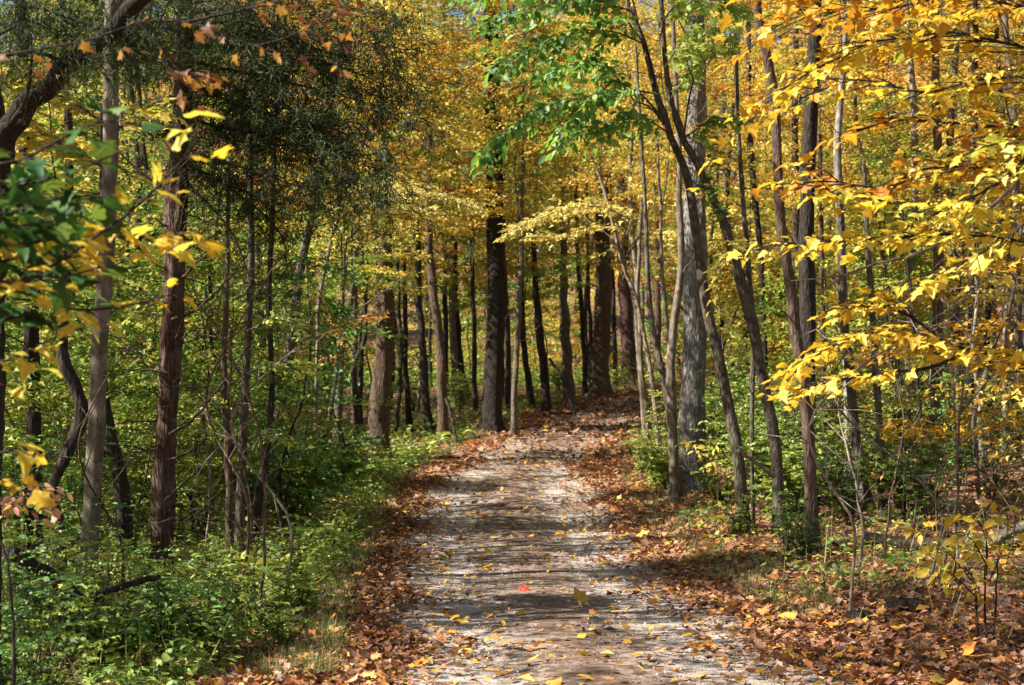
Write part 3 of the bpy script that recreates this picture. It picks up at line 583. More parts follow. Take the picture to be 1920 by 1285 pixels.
# ---- forked dark cedar at the left edge
e, ln, rr = hero_tree('forked_cedar', 'dark forked cedar at the left edge with one limb leaning up to the right', 'black', 9,
    [(-30,1160),(-26,900),(-18,650),(-8,450),(-4,300),(-30,100),(-60,-120)], [60,54,50,48,44,36,30], sides=26, rough=.13)
FORKED = (e, ln, rr)
wood, leaf = Acc(), Acc()
P = smooth_line([W(0, 300, 9), W(22, 232, 8.9), W(75, 175, 8.7), W(130, 120, 8.5), W(200, 60, 8.3), W(290, -30, 8), W(420, -170, 7.6)], 60, .012)
wood.tube(P, np.interp(np.linspace(0, 1, 60), [0, .2, 1], [.075, .055, .03]), 16, rough=.12, seed=5)
wood.build('leaning_limb', B['black'], e)
wood = Acc()
for pts, rad, n in [([(290,-30),(250,40),(230,90),(180,110)], .16, 2300), ([(200,60),(150,40),(90,20),(20,10)], .2, 2600), ([(130,120),(70,100),(0,105)], .1, 500),
                    ([(200,60),(260,70),(300,90)], .08, 500), ([(-30,80),(30,50),(100,30)], .2, 1600), ([(420,-170),(330,-20),(300,40)], .2, 900), ([(20,232),(50,180),(60,100),(50,0)], .08, 300)]:
    cedar_spray(wood, leaf, [W(px, py, 8.4) for px, py in pts], rad, int(n * 1.1), .012, .05, 60, 1.6)
leaf.build('foliage', LM['cedar'], e); wood.build('branches', B['dark'], e)

# ------------------------------------------------------------------ near maple boughs reaching in from outside the frame
def bough_tree(kind, label, mat, base, H, r, limbs, leafkey, cat='maple', leafkey2=None, lmat2=None):
    e = empty(kind, (base[0], base[1], gz(*base)), label, cat)
    a = Acc(); b = np.array([base[0], base[1], gz(*base) - .1])
    ln = smooth_line([b, b + [.05, 0, H * .3], b + [-.05, .05, H * .65], b + [.1, 0, H]], 60, .02)
    a.tube(ln, np.interp(np.linspace(0, 1, 60), [0, .03, 1], [r * 1.4, r, r * .35]), 16, rough=.08)
    a.build('trunk', B[mat], e)
    return e, ln
def limb_line(ln, first, path):
    z = first[2]; k = int(np.clip(np.argmin(np.abs(ln[:, 2] - (z - .25))), 0, len(ln) - 1))
    return [ln[k]] + path
# left maple: trunk just outside the left edge
e, ln = bough_tree('near_maple', 'nearest maple reaching in at the left with big green and yellow leaves', 'grey', (-2.25, 5.2), 9, .11, None, None)
wood, ly, lg = Acc(), Acc(), Acc()
def pw(pts, d, dd=0): return [W(px, py, d + dd * k) for k, (px, py) in enumerate(pts)]
for pts, d, dd, tw, nt, lpt, which, rv in [
    ([(-60,545),(40,530),(100,497),(170,450),(240,400),(300,345),(350,290),(372,240)], 5.0, -.02, .26, 11, 3, 'y', (.5, .15)),
    ([(-60,470),(60,455),(160,440),(240,445),(310,440),(370,455)], 5.4, 0, .28, 18, 6, 'y', (.45, .2)),
    ([(-60,540),(60,555),(130,580),(230,575),(330,550)], 5.6, 0, .2, 8, 2, 'y', (.6, .2)),
    ([(-60,690),(20,675),(60,655),(110,630),(170,600)], 5.6, 0, .22, 9, 4, 'y', (.75, .1)),
    ([(-60,330),(40,300),(110,262),(170,235),(215,225),(260,240)], 4.8, 0, .2, 10, 3, 'g', None),
    ([(-60,360),(30,350),(110,330),(190,300),(240,280)], 4.7, 0, .2, 9, 3, 'g', None),
    ([(-60,420),(20,400),(70,380),(130,370),(190,380)], 4.9, 0, .25, 13, 4, 'g', None),
    ([(-60,580),(0,560),(60,520),(120,520),(190,500)], 5.2, 0, .24, 10, 4, 'g', None),
    ([(-60,860),(-10,850),(30,845),(60,850)], 5.8, 0, .18, 8, 4, 'y', (.6, .1)),
    ([(-60,930),(-20,900),(20,905),(50,925)], 5.8, 0, .16, 6, 3, 'y', (.3, .1)),
    ([(-60,620),(10,600),(60,590),(90,590)], 5.3, 0, .2, 8, 4, 'g', None),
    ([(-60,440),(0,430),(60,420),(120,410)], 5.1, 0, .22, 12, 4, 'g', None), ([(-60,500),(0,490),(60,480),(110,470)], 5.5, 0, .25, 12, 5, 'g', None),
    ([(-60,380),(0,360),(40,350),(90,345)], 5.6, 0, .25, 12, 5, 'g', None), ([(-60,560),(20,540),(80,545),(140,540)], 5.9, 0, .25, 12, 5, 'g', None)]:
    spray(wood, ly if which == 'y' else lg, limb_line(ln, W(*pts[0], d), pw(pts, d, dd)), tw, int(nt * 1.35), lpt, .078 if which == 'y' else .085, .010, 'maple', .4, .35, .3, rv=rv)
lr = Acc()
for pts, d, tw, nt, lpt in [([(-60,110),(60,95),(180,72),(260,42),(350,42),(480,88),(560,105),(660,118)], 6.4, .2, 14, 1), ([(350,42),(450,20),(540,0),(620,-20)], 6.6, .25, 14, 3), ([(260,42),(300,90),(330,130),(390,140)], 6.5, .2, 12, 3),
                            ([(480,88),(540,70),(600,40),(640,20)], 6.8, .25, 14, 3)]:
    spray(wood, lr, limb_line(ln, W(*pts[0], d), pw(pts, d)) if pts[0][0] < 0 else pw(pts, d), tw, nt, lpt, .05, .007, 'maple', .7, .6, .3)
lr.build('rust_leaves', LM['rust'], e)
wood.build('branches', B['dark'], e); ly.build('yellow_leaves', LM['near_yellow'], e); lg.build('green_leaves', LM['near_green'], e)

# right maple: trunk beyond the right edge
e, ln = bough_tree('golden_maple', 'golden maple reaching in from the right with dark thin boughs', 'dark', (3.95, 9.2), 11, .14, None, None)
wood, ly, lo = Acc(), Acc(), Acc()
for pts, d, dd, tw, nt, lpt, which, rv in [
    ([(2010,120),(1919,89),(1865,77),(1788,60),(1710,70),(1634,80),(1570,110),(1480,160),(1420,210)], 8.6, -.02, .75, 44, 10, 'y', (.25, .2)),
    ([(1960,160),(1880,145),(1800,158),(1740,175),(1690,165),(1600,150),(1500,185)], 8.2, 0, .5, 30, 8, 'y', (.35, .2)),
    ([(1980,20),(1900,10),(1800,-10),(1700,10),(1600,20),(1500,30),(1440,60)], 8.8, 0, .8, 46, 10, 'o', (.45, .2)),
    ([(1960,-40),(1850,-60),(1700,-50),(1560,-30),(1450,-20)], 8.4, 0, .8, 44, 10, 'o', (.5, .2)),
    ([(1990,250),(1900,240),(1800,232),(1700,225),(1640,235),(1600,250)], 8.8, 0, .45, 28, 8, 'o', (.45, .2)),
    ([(1980,330),(1919,318),(1850,315),(1745,313),(1700,340),(1640,352),(1560,340),(1480,345)], 8.6, 0, .5, 36, 9, 'o', (.35, .2)),
    ([(1980,260),(1919,305),(1860,350),(1800,378),(1700,382),(1620,372),(1560,362),(1535,348)], 8.3, 0, .5, 40, 10, 'y', (.6, .2)),
    ([(1980,370),(1915,425),(1849,470),(1775,503),(1722,518)], 8.1, 0, .45, 26, 9, 'y', (.6, .15)),
    ([(1990,470),(1900,450),(1800,440),(1700,445),(1600,450),(1520,455),(1460,460)], 8.7, 0, .5, 36, 9, 'y', (.6, .2)),
    ([(1990,700),(1915,677),(1832,657),(1782,647),(1725,627),(1650,625),(1560,650),(1490,690)], 8.8, 0, .5, 46, 10, 'y', (.3, .2)),
    ([(1832,657),(1740,690),(1650,700),(1560,715),(1500,730)], 8.7, 0, .35, 22, 8, 'y', (.35, .2)),
    ([(1782,647),(1700,590),(1640,575),(1590,575)], 8.9, 0, .35, 18, 7, 'y', (.3, .2)),
    ([(1990,300),(1930,270),(1870,270),(1830,280),(1800,285)], 7.8, 0, .3, 18, 8, 'y', (.85, .1)),
    ]:
    L = limb_line(ln, W(*pts[0], d), pw(pts, d, dd)) if pts[0][0] > 1900 else pw(pts, d, dd)
    spray(wood, ly if which == 'y' else lo, L, tw * 1.15, nt, int(lpt * .8), .078, .013, 'maple', .3, .3, .35, rv=rv, flat=.1)
wood.build('branches', B['dark'], e); ly.build('yellow_leaves', LM['near_yellow'], e); lo.build('orange_leaves', LM['near_orange'], e)
# pale bare limb with its own tree
a = Acc()
e2, ln2 = bough_tree('grey_limbed_tree', 'tree beyond the right edge with a pale bare limb crossing under yellow leaves', 'grey', (4.9, 11.5), 9, .12, None, None, 'tree')
for pts, r in [([(2030,300),(1915,340),(1860,385),(1800,425),(1750,463),(1690,485),(1650,493),(1590,515),(1565,530),(1545,545)], .022), ([(1590,515),(1540,522),(1485,527)], .01), ([(1545,545),(1540,600),(1542,660)], .007), ([(1767,560),(1810,620),(1830,650)], .009)]:
    P = smooth_line([W(px, py, 11.5) for px, py in pts] if pts[0][0] < 2000 else [ln2[int(.45 * 60)]] + [W(px, py, 11.5) for px, py in pts], 30, .008)
    a.tube(P, np.linspace(r, r * .4, 30), 7, rough=.08)
a.build('bare_limb', B['pale'], e2)

# ------------------------------------------------------------------ foliage carried by traced trees
def add_foliage(key, routes, leafkey, size, kind='star', wood_mat=None, name='foliage', tilt=.4, droop=.25, r0=.012):
    e, ln, rr = T[key]; leaf = Acc()
    for pts, d, tw, nt, lpt, rv in routes:
        wood = Acc()
        L = [W(px, py, d) for px, py in pts]; k = int(np.argmin(np.abs(ln[:, 2] - (L[0][2] - .5))))
        if np.linalg.norm(ln[k] - L[0]) > .02: wood.tube(smooth_line([ln[k], (ln[k] + L[0]) / 2 + np.array([0, 0, .1]), L[0]], 10, 0), np.linspace(r0 * 1.3, r0, 10), 6)
        spray(wood, leaf, L, tw, nt, lpt, size, r0, kind, tilt, droop, .05, rv=rv)
        wood.build('branch', B[wood_mat or 'grey'], e)
    leaf.build(name, LM[leafkey], e)
# big drooping green leaves on the arching trees
add_foliage('T31', [([(1208,83),(1150,60),(1080,60),(1000,90),(950,110)], 21, .9, 48, 8, None), ([(1233,177),(1180,170),(1110,180),(1030,200),(960,240),(905,280)], 20.6, .7, 56, 9, None),
    ([(1183,20),(1100,0),(1000,10),(930,30)], 21, .9, 40, 8, None), ([(1256,250),(1200,220),(1150,230),(1100,240)], 21.4, .6, 28, 8, None), ([(1170,-40),(1080,-60),(980,-50),(880,-20)], 20.8, .9, 40, 8, None),
    ([(1208,83),(1160,20),(1100,-40),(1000,-60)], 21, .8, 30, 7, None), ([(1190,190),(1140,130),(1080,120),(1020,140)], 22, .7, 44, 8, None), ([(1150,150),(1100,200),(1040,260)], 21.5, .6, 30, 7, None)], 'midgreen', .15, 'oval', tilt=.8, droop=.7)
add_foliage('T32', [([(1256,188),(1290,140),(1320,100),(1350,90)], 20.4, .55, 24, 7, (.75, .2)), ([(1248,125),(1280,80),(1330,60),(1365,75)], 20.2, .5, 22, 7, (.65, .25)),
    ([(1243,40),(1270,10),(1330,0),(1400,20)], 20.6, .6, 30, 8, (.6, .2)), ([(1280,260),(1330,230),(1390,220)], 21, .5, 16, 7, (.4, .2)), ([(1361,430),(1330,350),(1345,270)], 21, .4, 16, 6, (.4, .2)), ([(1300,150),(1290,110),(1330,80)], 19.8, .45, 14, 6, (.9, .1))], 'lime', .12, 'maple_lo', tilt=.6, droop=.5)
# bright gold shelves over the path
add_foliage('T10c', [([(640,440),(690,385),(760,365),(830,370),(890,392)], 24, .6, 60, 13, (.55, .15)), ([(650,450),(700,410),(760,395),(810,400)], 23.6, .55, 44, 12, (.5, .2)), ([(640,440),(620,400),(650,370),(700,350)], 24, .5, 30, 11, (.55, .15))], 'bright', .09, 'star')
add_foliage('T8', [([(585,400),(640,370),(700,352),(770,360),(830,372),(900,385)], 25, .75, 60, 12, (.55, .2)), ([(610,420),(680,400),(740,400),(800,415)], 25.6, .8, 44, 11, (.4, .2)),
    ([(560,520),(620,470),(690,440),(740,430)], 26, .8, 36, 9, (.4, .2)), ([(585,400),(560,360),(600,320),(680,300)], 26, .7, 26, 8, (.35, .2))], 'yellow', .095, 'star')
add_foliage('T8b', [([(596,640),(620,620),(660,604),(700,596),(718,590)], 25.6, .35, 26, 9, (.35, .2)), ([(600,560),(640,640),(600,680),(560,700)], 26, .4, 20, 8, (.3, .2))], 'orange', .09, 'star')
add_foliage('A3', [([(1215,430),(1170,402),(1120,392),(1060,395),(1010,412),(960,430)], 29, .7, 60, 12, (.6, .2)), ([(1200,440),(1250,440),(1300,445)], 29, .5, 22, 9, (.55, .2)),
    ([(1180,430),(1120,430),(1060,440),(1000,440)], 29.6, .7, 34, 9, (.4, .2)), ([(1160,300),(1200,360),(1240,400)], 29.6, .6, 22, 9, (.4, .2)), ([(1180,410),(1120,388),(1060,392),(1000,415),(960,432)], 27.6, .5, 56, 12, (.55, .15)),
    ([(1236,650),(1260,690),(1230,700)], 29, .3, 8, 5, (.6, .2)), ([(1158,455),(1140,470),(1115,480)], 29, .2, 5, 5, (.8, .1))], 'bright', .105, 'star')
add_foliage('T33', [([(1466,470),(1400,470),(1350,500),(1340,540)], 19.6, .5, 20, 8, (.6, .2))], 'yellow', .1, 'star')
add_foliage('T38', [([(1757,560),(1700,540),(1640,530),(1580,560)], 27, .9, 34, 9, (.6, .2)), ([(1759,430),(1830,420),(1900,440)], 27, .9, 30, 9, (.6, .2)), ([(1757,300),(1700,290),(1620,290)], 28, .9, 34, 10, (.5, .2))], 'ygreen', .1, 'star')
add_foliage('T1', [([(198,500),(150,470),(110,440),(80,430)], 13.8, .4, 16, 8, (.7, .2)), ([(205,320),(150,290),(90,260),(20,250)], 14.2, .7, 34, 9, (.7, .2)), ([(207,240),(150,200),(90,160),(10,150)], 14.2, .8, 40, 9, (.75, .2)),
    ([(205,360),(150,370),(90,390),(20,420)], 14.2, .7, 30, 8, (.6, .2)), ([(207,250),(260,220),(310,200)], 14.0, .35, 12, 6, (.7, .2))], 'yellow', .11, 'maple_lo')
add_foliage('T6', [([(190,600),(250,560),(320,540)], 18.4, .5, 20, 8, None), ([(188,500),(120,480),(60,480)], 18.4, .6, 20, 8, None)], 'ygreen', .08, 'star')
add_foliage('T7b', [([(462,700),(520,680),(580,690)], 18.3, .45, 22, 8, None), ([(455,780),(420,760),(370,770)], 18.2, .45, 18, 8, None), ([(465,620),(520,600),(560,620)], 18, .5, 22, 8, None), ([(455,850),(500,820),(560,830)], 18, .4, 18, 8, None)], 'ygreen', .08, 'oval', tilt=.6)

# ------------------------------------------------------------------ prototype woodland trees (copied with obj.copy)
def proto_maple(seed, H, rtr, z0, rad, nbr, lpb, size, kind='kite', lean=.3, curve=.35):
    global R
    keep, R = R, np.random.default_rng(seed)
    tr, lf = Acc(), Acc()
    a = R.uniform(0, 6.28); ln = smooth_line([(0, 0, -.15), (R.normal(0, .12), R.normal(0, .12), H * .25), (curve * math.cos(a), curve * math.sin(a), H * .55), (lean * math.cos(a + 1), lean * math.sin(a + 1), H)], 34, .015, seed)
    tr.tube(ln, np.interp(np.linspace(0, 1, 34), [0, .04, .6, 1], [rtr * 1.5, rtr, rtr * .65, rtr * .15]), 10, rough=.06, seed=seed)
    for b in range(nbr):
        f = (b + R.random()) / nbr; z = z0 + (H - z0) * f; k = int(np.clip(np.interp(z, ln[:, 2], np.arange(34)), 0, 33))
        prof = math.sin(math.pi * min(1, .18 + .82 * f)) ** .7
        L = rad * (.35 + .75 * prof) * R.uniform(.6, 1.1); az = R.uniform(0, 6.28)
        d = np.array([math.cos(az), math.sin(az), 0]); rise = R.uniform(.05, .45)
        s = np.linspace(0, 1, 7)[:, None]
        br = ln[k] + d * L * s + UP * (rise * L * s - .25 * L * s ** 2) + R.normal(0, .05, (7, 3)) * s
        tr.tube(br, np.linspace(max(.008, rtr * .22), .003, 7), 4, cap=False)
        n = int(lpb * R.uniform(.7, 1.3)); t = R.uniform(.18, 1.05, n); side = np.cross(d, UP)
        w = L * .33 * (1.15 - t * .7)
        # leaves gathered in little flat clusters
        nc = max(3, n // 9); tc_ = R.uniform(.2, 1.02, nc); sc_ = R.normal(0, 1, nc) * L * .25
        ci = R.integers(0, nc, n)
        t = tc_[ci] + R.normal(0, .045, n); sd = sc_[ci] + R.normal(0, .14, n)
        P = ln[k] + d * (L * t)[:, None] + side * sd[:, None] + UP * (rise * L * t - .28 * L * t ** 2 + R.normal(0, .055, n) - .06 * np.abs(sd))[:, None]
        lf.leaves(P, nrm(d + side * (np.sign(sd) * .6)[:, None] + R.normal(0, .5, (n, 3))), nrm(UP + R.normal(0, .5, (n, 3))), size * R.uniform(.7, 1.25, n), kind, 0, np.clip(R.random() * .75 + R.normal(.12, .13, n), 0, 1))
    o1 = tr.build('trunk', B['grey'], link=False); o2 = lf.build('crown', LM['gold'], link=False)
    R = keep
    return [o1, o2]
MID = [proto_maple(100 + q, 9 + q * 1.1, .055 + .01 * q, 2.8 + .5 * (q % 3), 2.5 + .2 * q, 34, 140, .115, 'star') for q in range(4)]
FAR = [proto_maple(200 + q, 15 + 1.8 * q, .10 + .02 * q, 4 + 1.2 * q, 3.4, 50, 135, .15, 'kite') for q in range(4)]
TALL = [proto_maple(300 + q, 22 + 2 * q, .17, 9, 4.2, 56, 140, .19, 'kite') for q in range(3)]
LOWT = [proto_maple(400 + q, 4.6 + q, .03, .7, 1.7, 34, 90, .10, 'star', .6, .4) for q in range(3)]
CROWN = [proto_maple(500 + q, 7, .05, .8, 2.6, 34, 60, .16, 'kite') for q in range(2)]

def px_of(x, y): return 960 + x / y * FPX
occupied = [(tuple(v[0].location)[0], tuple(v[0].location)[1]) for v in T.values()]
def free(x, y, r):
    return all((x - a) ** 2 + (y - b) ** 2 > r * r for a, b in occupied)
ZN = [(0, 520, 'left side of the woods'), (520, 900, 'woods left of the path'), (900, 1240, 'woods behind the bend'), (1240, 1600, 'woods right of the path'), (1600, 5000, 'right side of the woods')]
def zone(px):
    for a, b, nme in ZN:
        if px < b: return nme
    return ZN[-1][2]
BARKS = ['dark', 'grey', 'tan', 'dark', 'grey', 'red', 'pale']
BN = {'dark': 'dark', 'grey': 'grey', 'tan': 'brown', 'pale': 'pale', 'red': 'reddish'}
CN = {'yellow': 'yellow', 'gold': 'golden', 'orange': 'orange', 'ygreen': 'yellow-green', 'green': 'green', 'red': 'red', 'lgreen': 'light green', 'mixed': 'mixed-colour', 'lime': 'lime', 'rust': 'rust'}
SZ = {'mid': 'small', 'far': 'medium', 'tall': 'tall', 'low': 'low'}
DN = {'mid': 'under the taller crowns in the', 'far': 'filling the background of the', 'tall': 'rising highest at the back of the', 'low': 'just above the undergrowth in the'}
def scatter_trees(kind, protos, n, ylo, yhi, xspread, pick, mind, sc=(.85, 1.2), bark=None, seed=1, clear=3.4, xmin=None, xmax=None, nameit='woodland_tree'):
    g = random.Random(seed); k = 0; tries = 0
    while k < n and tries < n * 60:
        tries += 1
        y = g.uniform(ylo, yhi); xs = .34 * y + xspread; x = g.uniform(-xs if xmin is None else xmin, xs if xmax is None else xmax)
        if y < 75 and abs(x - PC(y)) < clear: continue
        if not free(x, y, mind): continue
        if kind != 'low' and -42 < x < 5 and 62 < y < 83: continue      # sunny clearing beyond the trunks
        px = px_of(x, y); c = pick(px, y, g)
        if c is None: continue
        occupied.append((x, y)); k += 1
        b = bark or g.choice(BARKS)
        lab = f'{SZ[kind]} {CN[c]}-leaved tree {DN[kind]} {zone(px)}'
        _o = place_copy(nameit, g.choice(protos), (x, y, gz(x, y)), g.uniform(0, 6.28), g.uniform(*sc), lab, 'tree', f'{SZ[kind]} {CN[c]} trees in the {zone(px)}', [B[b], LM[c]]); _o['auto'] = f'{SZ[kind]} {CN[c]}-leaved tree'
def pk(wts):
    def f(px, y, g):
        for lim, d in wts:
            if px < lim: return g.choices(list(d), list(d.values()))[0]
    return f
pick_mid = pk([(350, {'ygreen': 4, 'yellow': 2, 'green': 2}), (620, {'red': 2, 'ygreen': 4, 'yellow': 2, 'gold': 1}), (900, {'gold': 3, 'yellow': 2, 'ygreen': 3, 'mixed': 3, 'green': 1}), (1250, {'gold': 4, 'orange': 3, 'ygreen': 2, 'yellow': 1, 'mixed': 3, 'green': 1}), (1600, {'gold': 3, 'yellow': 4, 'orange': 2, 'ygreen': 1}), (9999, {'orange': 5, 'gold': 2, 'yellow': 2, 'ygreen': 3})])
pick_far = pk([(350, {'ygreen': 3, 'yellow': 3, 'green': 2}), (620, {'red': 1, 'ygreen': 3, 'orange': 2, 'gold': 2}), (900, {'gold': 3, 'yellow': 2, 'ygreen': 3, 'mixed': 3, 'orange': 1}), (1250, {'gold': 3, 'orange': 3, 'yellow': 1, 'ygreen': 2, 'mixed': 3, 'green': 1}), (9999, {'orange': 5, 'gold': 3, 'yellow': 3, 'ygreen': 3})])
def gap(f):      # keep the bright opening behind the big dark trunk
    def h(px, y, g):
        if 820 < px < 1120 and y < 62: return None
        return f(px, y, g)
    return h
scatter_trees('mid', MID, 16, 31, 45, 2, gap(pick_mid), 1.6, seed=11, clear=4.2)
scatter_trees('mid', MID, 46, 42, 66, 3, pick_mid, 2.0, seed=12, sc=(.95, 1.4))
scatter_trees('far', FAR, 60, 60, 100, 3, pick_far, 3.0, seed=13)
scatter_trees('tall', TALL, 50, 80, 150, 4, pick_far, 4.0, seed=14, sc=(.95, 1.3))
scatter_trees('low', LOWT, 12, 24, 40, 0, pk([(700, {'ygreen': 4, 'green': 2}), (1250, {}), (9999, {'ygreen': 3, 'yellow': 3, 'gold': 1})]), 1.4, seed=15, clear=3.6) if False else None
def low_pick(px, y, g):
    if y < 34 and 690 - 1800 / y < px < 735 + 1800 / y: return None
    if y < 20 and 270 < px < 540: return None
    if 700 < px < 1330: return None
    return g.choice(['ygreen', 'ygreen', 'green', 'yellow']) if px < 700 else g.choice(['ygreen', 'yellow', 'gold', 'lgreen'])
scatter_trees('low', LOWT, 44, 19, 46, 0, low_pick, 1.3, seed=15, clear=3.6, nameit='understorey_tree')
def lowleft(px, y, g):
    if any(a - 60 * 17 / y < px < b + 60 * 17 / y for a, b, dd in ((300, 345, 17), (425, 500, 19), (155, 195, 13.6), (690, 730, 33)) if y < dd + .5): return None
    return g.choice(['ygreen', 'green', 'mixed', 'ygreen', 'lgreen']) if px < 660 else None
scatter_trees('low', LOWT, 22, 15, 30, 0, lowleft, 1.1, seed=19, clear=3.0, sc=(.5, .8), nameit='understorey_tree')
def far_low(px, y, g): return g.choice(['ygreen', 'yellow', 'gold', 'ygreen', 'lgreen'])
scatter_trees('low', LOWT, 16, 66, 84, 0, far_low, 1.8, seed=17, sc=(.6, 1.0), nameit='understorey_tree', xmin=-16, xmax=6)
scatter_trees('low', LOWT, 12, 66, 95, 2, far_low, 2.0, seed=18, sc=(1.0, 1.6), nameit='understorey_tree', xmin=4, xmax=24)
scatter_trees('low', LOWT, 26, 62, 95, 2, far_low, 2.0, seed=16, sc=(.9, 1.5), nameit='understorey_tree')
# bare pole trunks between the traced ones
PT = []
for q in range(4):
    a = Acc(); g = np.random.default_rng(600 + q)
    ln = smooth_line([(0, 0, -.15), (g.normal(0, .1), g.normal(0, .1), 2.5), (g.normal(0, .25), g.normal(0, .2), 6), (g.normal(0, .4), g.normal(0, .3), 12)], 40, .015, q)
    a.tube(ln, np.linspace(.085, .04, 40) * (1 + .4 * np.exp(-np.arange(40) / 1.0)), 9, rough=.07, seed=q)
    for z in range(7):
        k = g.integers(8, 38); az = g.uniform(0, 6.28); dr = np.array([math.cos(az), math.sin(az), g.uniform(.3, 1)]); s = np.linspace(0, 1, 6)[:, None]
        a.tube(ln[k] + dr * g.uniform(.5, 1.6) * s + g.normal(0, .05, (6, 3)) * s, np.linspace(.016, .004, 6), 4, cap=False)
    PT.append([a.build('trunk', B['grey'], link=False)])
g = random.Random(77); k = 0
while k < 52:
    y = g.uniform(27, 72); x = g.uniform(-.33 * y, .33 * y)
    if abs(x - PC(y)) < 2.9 or not free(x, y, .8): continue
    px = px_of(x, y)
    if 830 < px < 1120 and g.random() < .35: continue
    occupied.append((x, y)); k += 1
    b = g.choice(['dark', 'grey', 'tan', 'dark', 'pale'])
    bn = {'dark': 'dark', 'grey': 'grey', 'tan': 'brown', 'pale': 'pale'}[b]
    _o = place_copy('pole_tree', g.choice(PT), (x, y, gz(x, y)), g.uniform(0, 6.28), (g.uniform(.4, 1.2),) * 2 + (1.0,) if False else g.uniform(.75, 1.15), f'slim {bn} pole trunk among others in the {zone(px)}', 'tree', f'slim {bn} pole trunks in the {zone(px)}', [B[b]]); _o['auto'] = f'slim {bn} pole trunk'
# crowns carried by the traced trees
def proto_crown(seed, H, rad, nbr, lpb, size, kind='star'):
    p = proto_maple(seed, H, .03, .2, rad, nbr, lpb, size, kind, .1, .05)
    return p
CR = [proto_crown(520 + q, 8.5, 2.6, 36, 140, .12) for q in range(3)]
def give_crown(key, z0, sc, leafkey, off=(0, 0)):
    e, ln, rr = T[key]; k = int(np.clip(np.searchsorted(ln[:, 2], z0), 0, len(ln) - 1)); p = ln[k] - np.array(e.location)
    pr = rnd.choice(CR)
    for o, m in zip(pr, (None, leafkey)):
        c = o.copy(); COL.objects.link(c); c.parent = e; c.location = (p[0] + off[0], p[1] + off[1], p[2]); c.rotation_euler = (0, 0, rnd.uniform(0, 6.28)); c.scale = (sc, sc, sc)
        c.name = 'crown' if m else 'branches'
        if m: c.material_slots[0].link = 'OBJECT'; c.material_slots[0].material = LM[m]
def zrow(row, d): return CZ + (YH - row) / FPX * d
for key, row, sc, lk in [('T9', 395, .8, 'yellow'), ('T15', 395, .85, 'gold'), ('T15', 400, .8, 'mixed'), ('T15', 250, .9, 'orange'), ('T9', 200, .8, 'gold'), ('T12', 330, .8, 'ygreen'), ('T17', 250, .8, 'yellow'), ('T22', 260, .9, 'mixed'), ('T10b', 280, .7, 'mixed'), ('T11', 470, .8, 'gold'), ('T12', 500, .7, 'gold'), ('T13', 560, .8, 'yellow'), ('T14', 560, .9, 'gold'), ('T17', 440, .7, 'gold'),
        ('T20', 560, .8, 'ygreen'), ('T21', 470, .9, 'gold'), ('T22', 470, .8, 'orange'), ('T23', 480, 1.0, 'gold'), ('T24', 440, 1.0, 'orange'), ('T10a', 560, .7, 'yellow'), ('T10b', 520, .7, 'ygreen'),
        ('T8', 380, .6, 'gold'), ('T8b', 420, .6, 'orange'), ('T16', 520, .8, 'yellow'), ('T19', 600, .7, 'ygreen'), ('T24c', 520, .8, 'gold'), ('A1', 420, .6, 'gold'), ('A3', 330, .5, 'gold'), ('B3', 400, .5, 'gold'),
        ('T42', 380, .55, 'gold'), ('T44', 480, .6, 'yellow'), ('T45', 420, .6, 'gold'), ('T41', 430, .55, 'gold'), ('T35b', 150, .6, 'gold'), ('T40', 520, .6, 'orange'), ('T43', 260, .7, 'orange'), ('T13b', 480, .7, 'red'),
        ('T10c', 560, .5, 'ygreen'), ('T7c', 380, .45, 'red'), ('T39', 560, .45, 'yellow'), ('T18', 520, .7, 'gold')]:
    give_crown(key, zrow(row, T[key][1][0][1]), sc, lk)
for key, lk in (('T30', 'gold'), ('T38', 'orange'), ('T34', 'gold'), ('T1', 'yellow'), ('T7b', 'ygreen'), ('T31', 'green'), ('T33', 'yellow')):
    give_crown(key, zrow(-70, T[key][1][0][1]) + 1.0, .7, lk)
T['forked'] = FORKED
give_crown('forked', 5.9, .5, 'ygreen', (-.3, .6)); give_crown('forked', 5.0, .62, 'ygreen', (-.8, .9)); give_crown('forked', 6.6, .6, 'yellow', (-.4, 2.2)); give_crown('forked', 7.2, .55, 'yellow', (.6, 1.2)); give_crown('T1', 5.8, .5, 'yellow', (.2, -.6))  # extra crowns added above the frame, only to shade the right foreground and verge
# unseen trees added left of the view to shade the path
g = random.Random(41)
for q, (x, y) in enumerate([(-7.9, 12.4), (-9.6, 14.5), (-9.0, 18.5), (-10.5, 21), (-12, 11), (-9.8, 7), (-12.5, 27)]):
    place_copy('woodland_tree', g.choice(MID), (x, y, gz(x, y)), g.uniform(0, 6), g.uniform(.9, 1.15), 'small autumn tree standing beyond the left edge of the view', 'tree', 'trees beyond the left edge of the view', [B[g.choice(BARKS)], LM[g.choice(['ygreen', 'yellow', 'gold'])]])

g = random.Random(43)  # unseen trees added behind and right of the camera to block sky light
for q, (x, y) in enumerate([(7, 2), (9.5, 8), (12, 15), (14, 3), (6, -5), (1, -9), (-4, -6), (11, -8), (17, 10), (-2, -15), (7, -15), (15, 22), (20, 30), (-9, -12)]):
    place_copy('woodland_tree', g.choice(FAR + TALL), (x, y, gz(x, y)), g.uniform(0, 6), g.uniform(.8, 1.0), 'tall golden tree standing behind or right of the viewer', 'tree', 'trees behind the viewer', [B[g.choice(BARKS)], LM[g.choice(['ygreen', 'yellow', 'gold'])]])
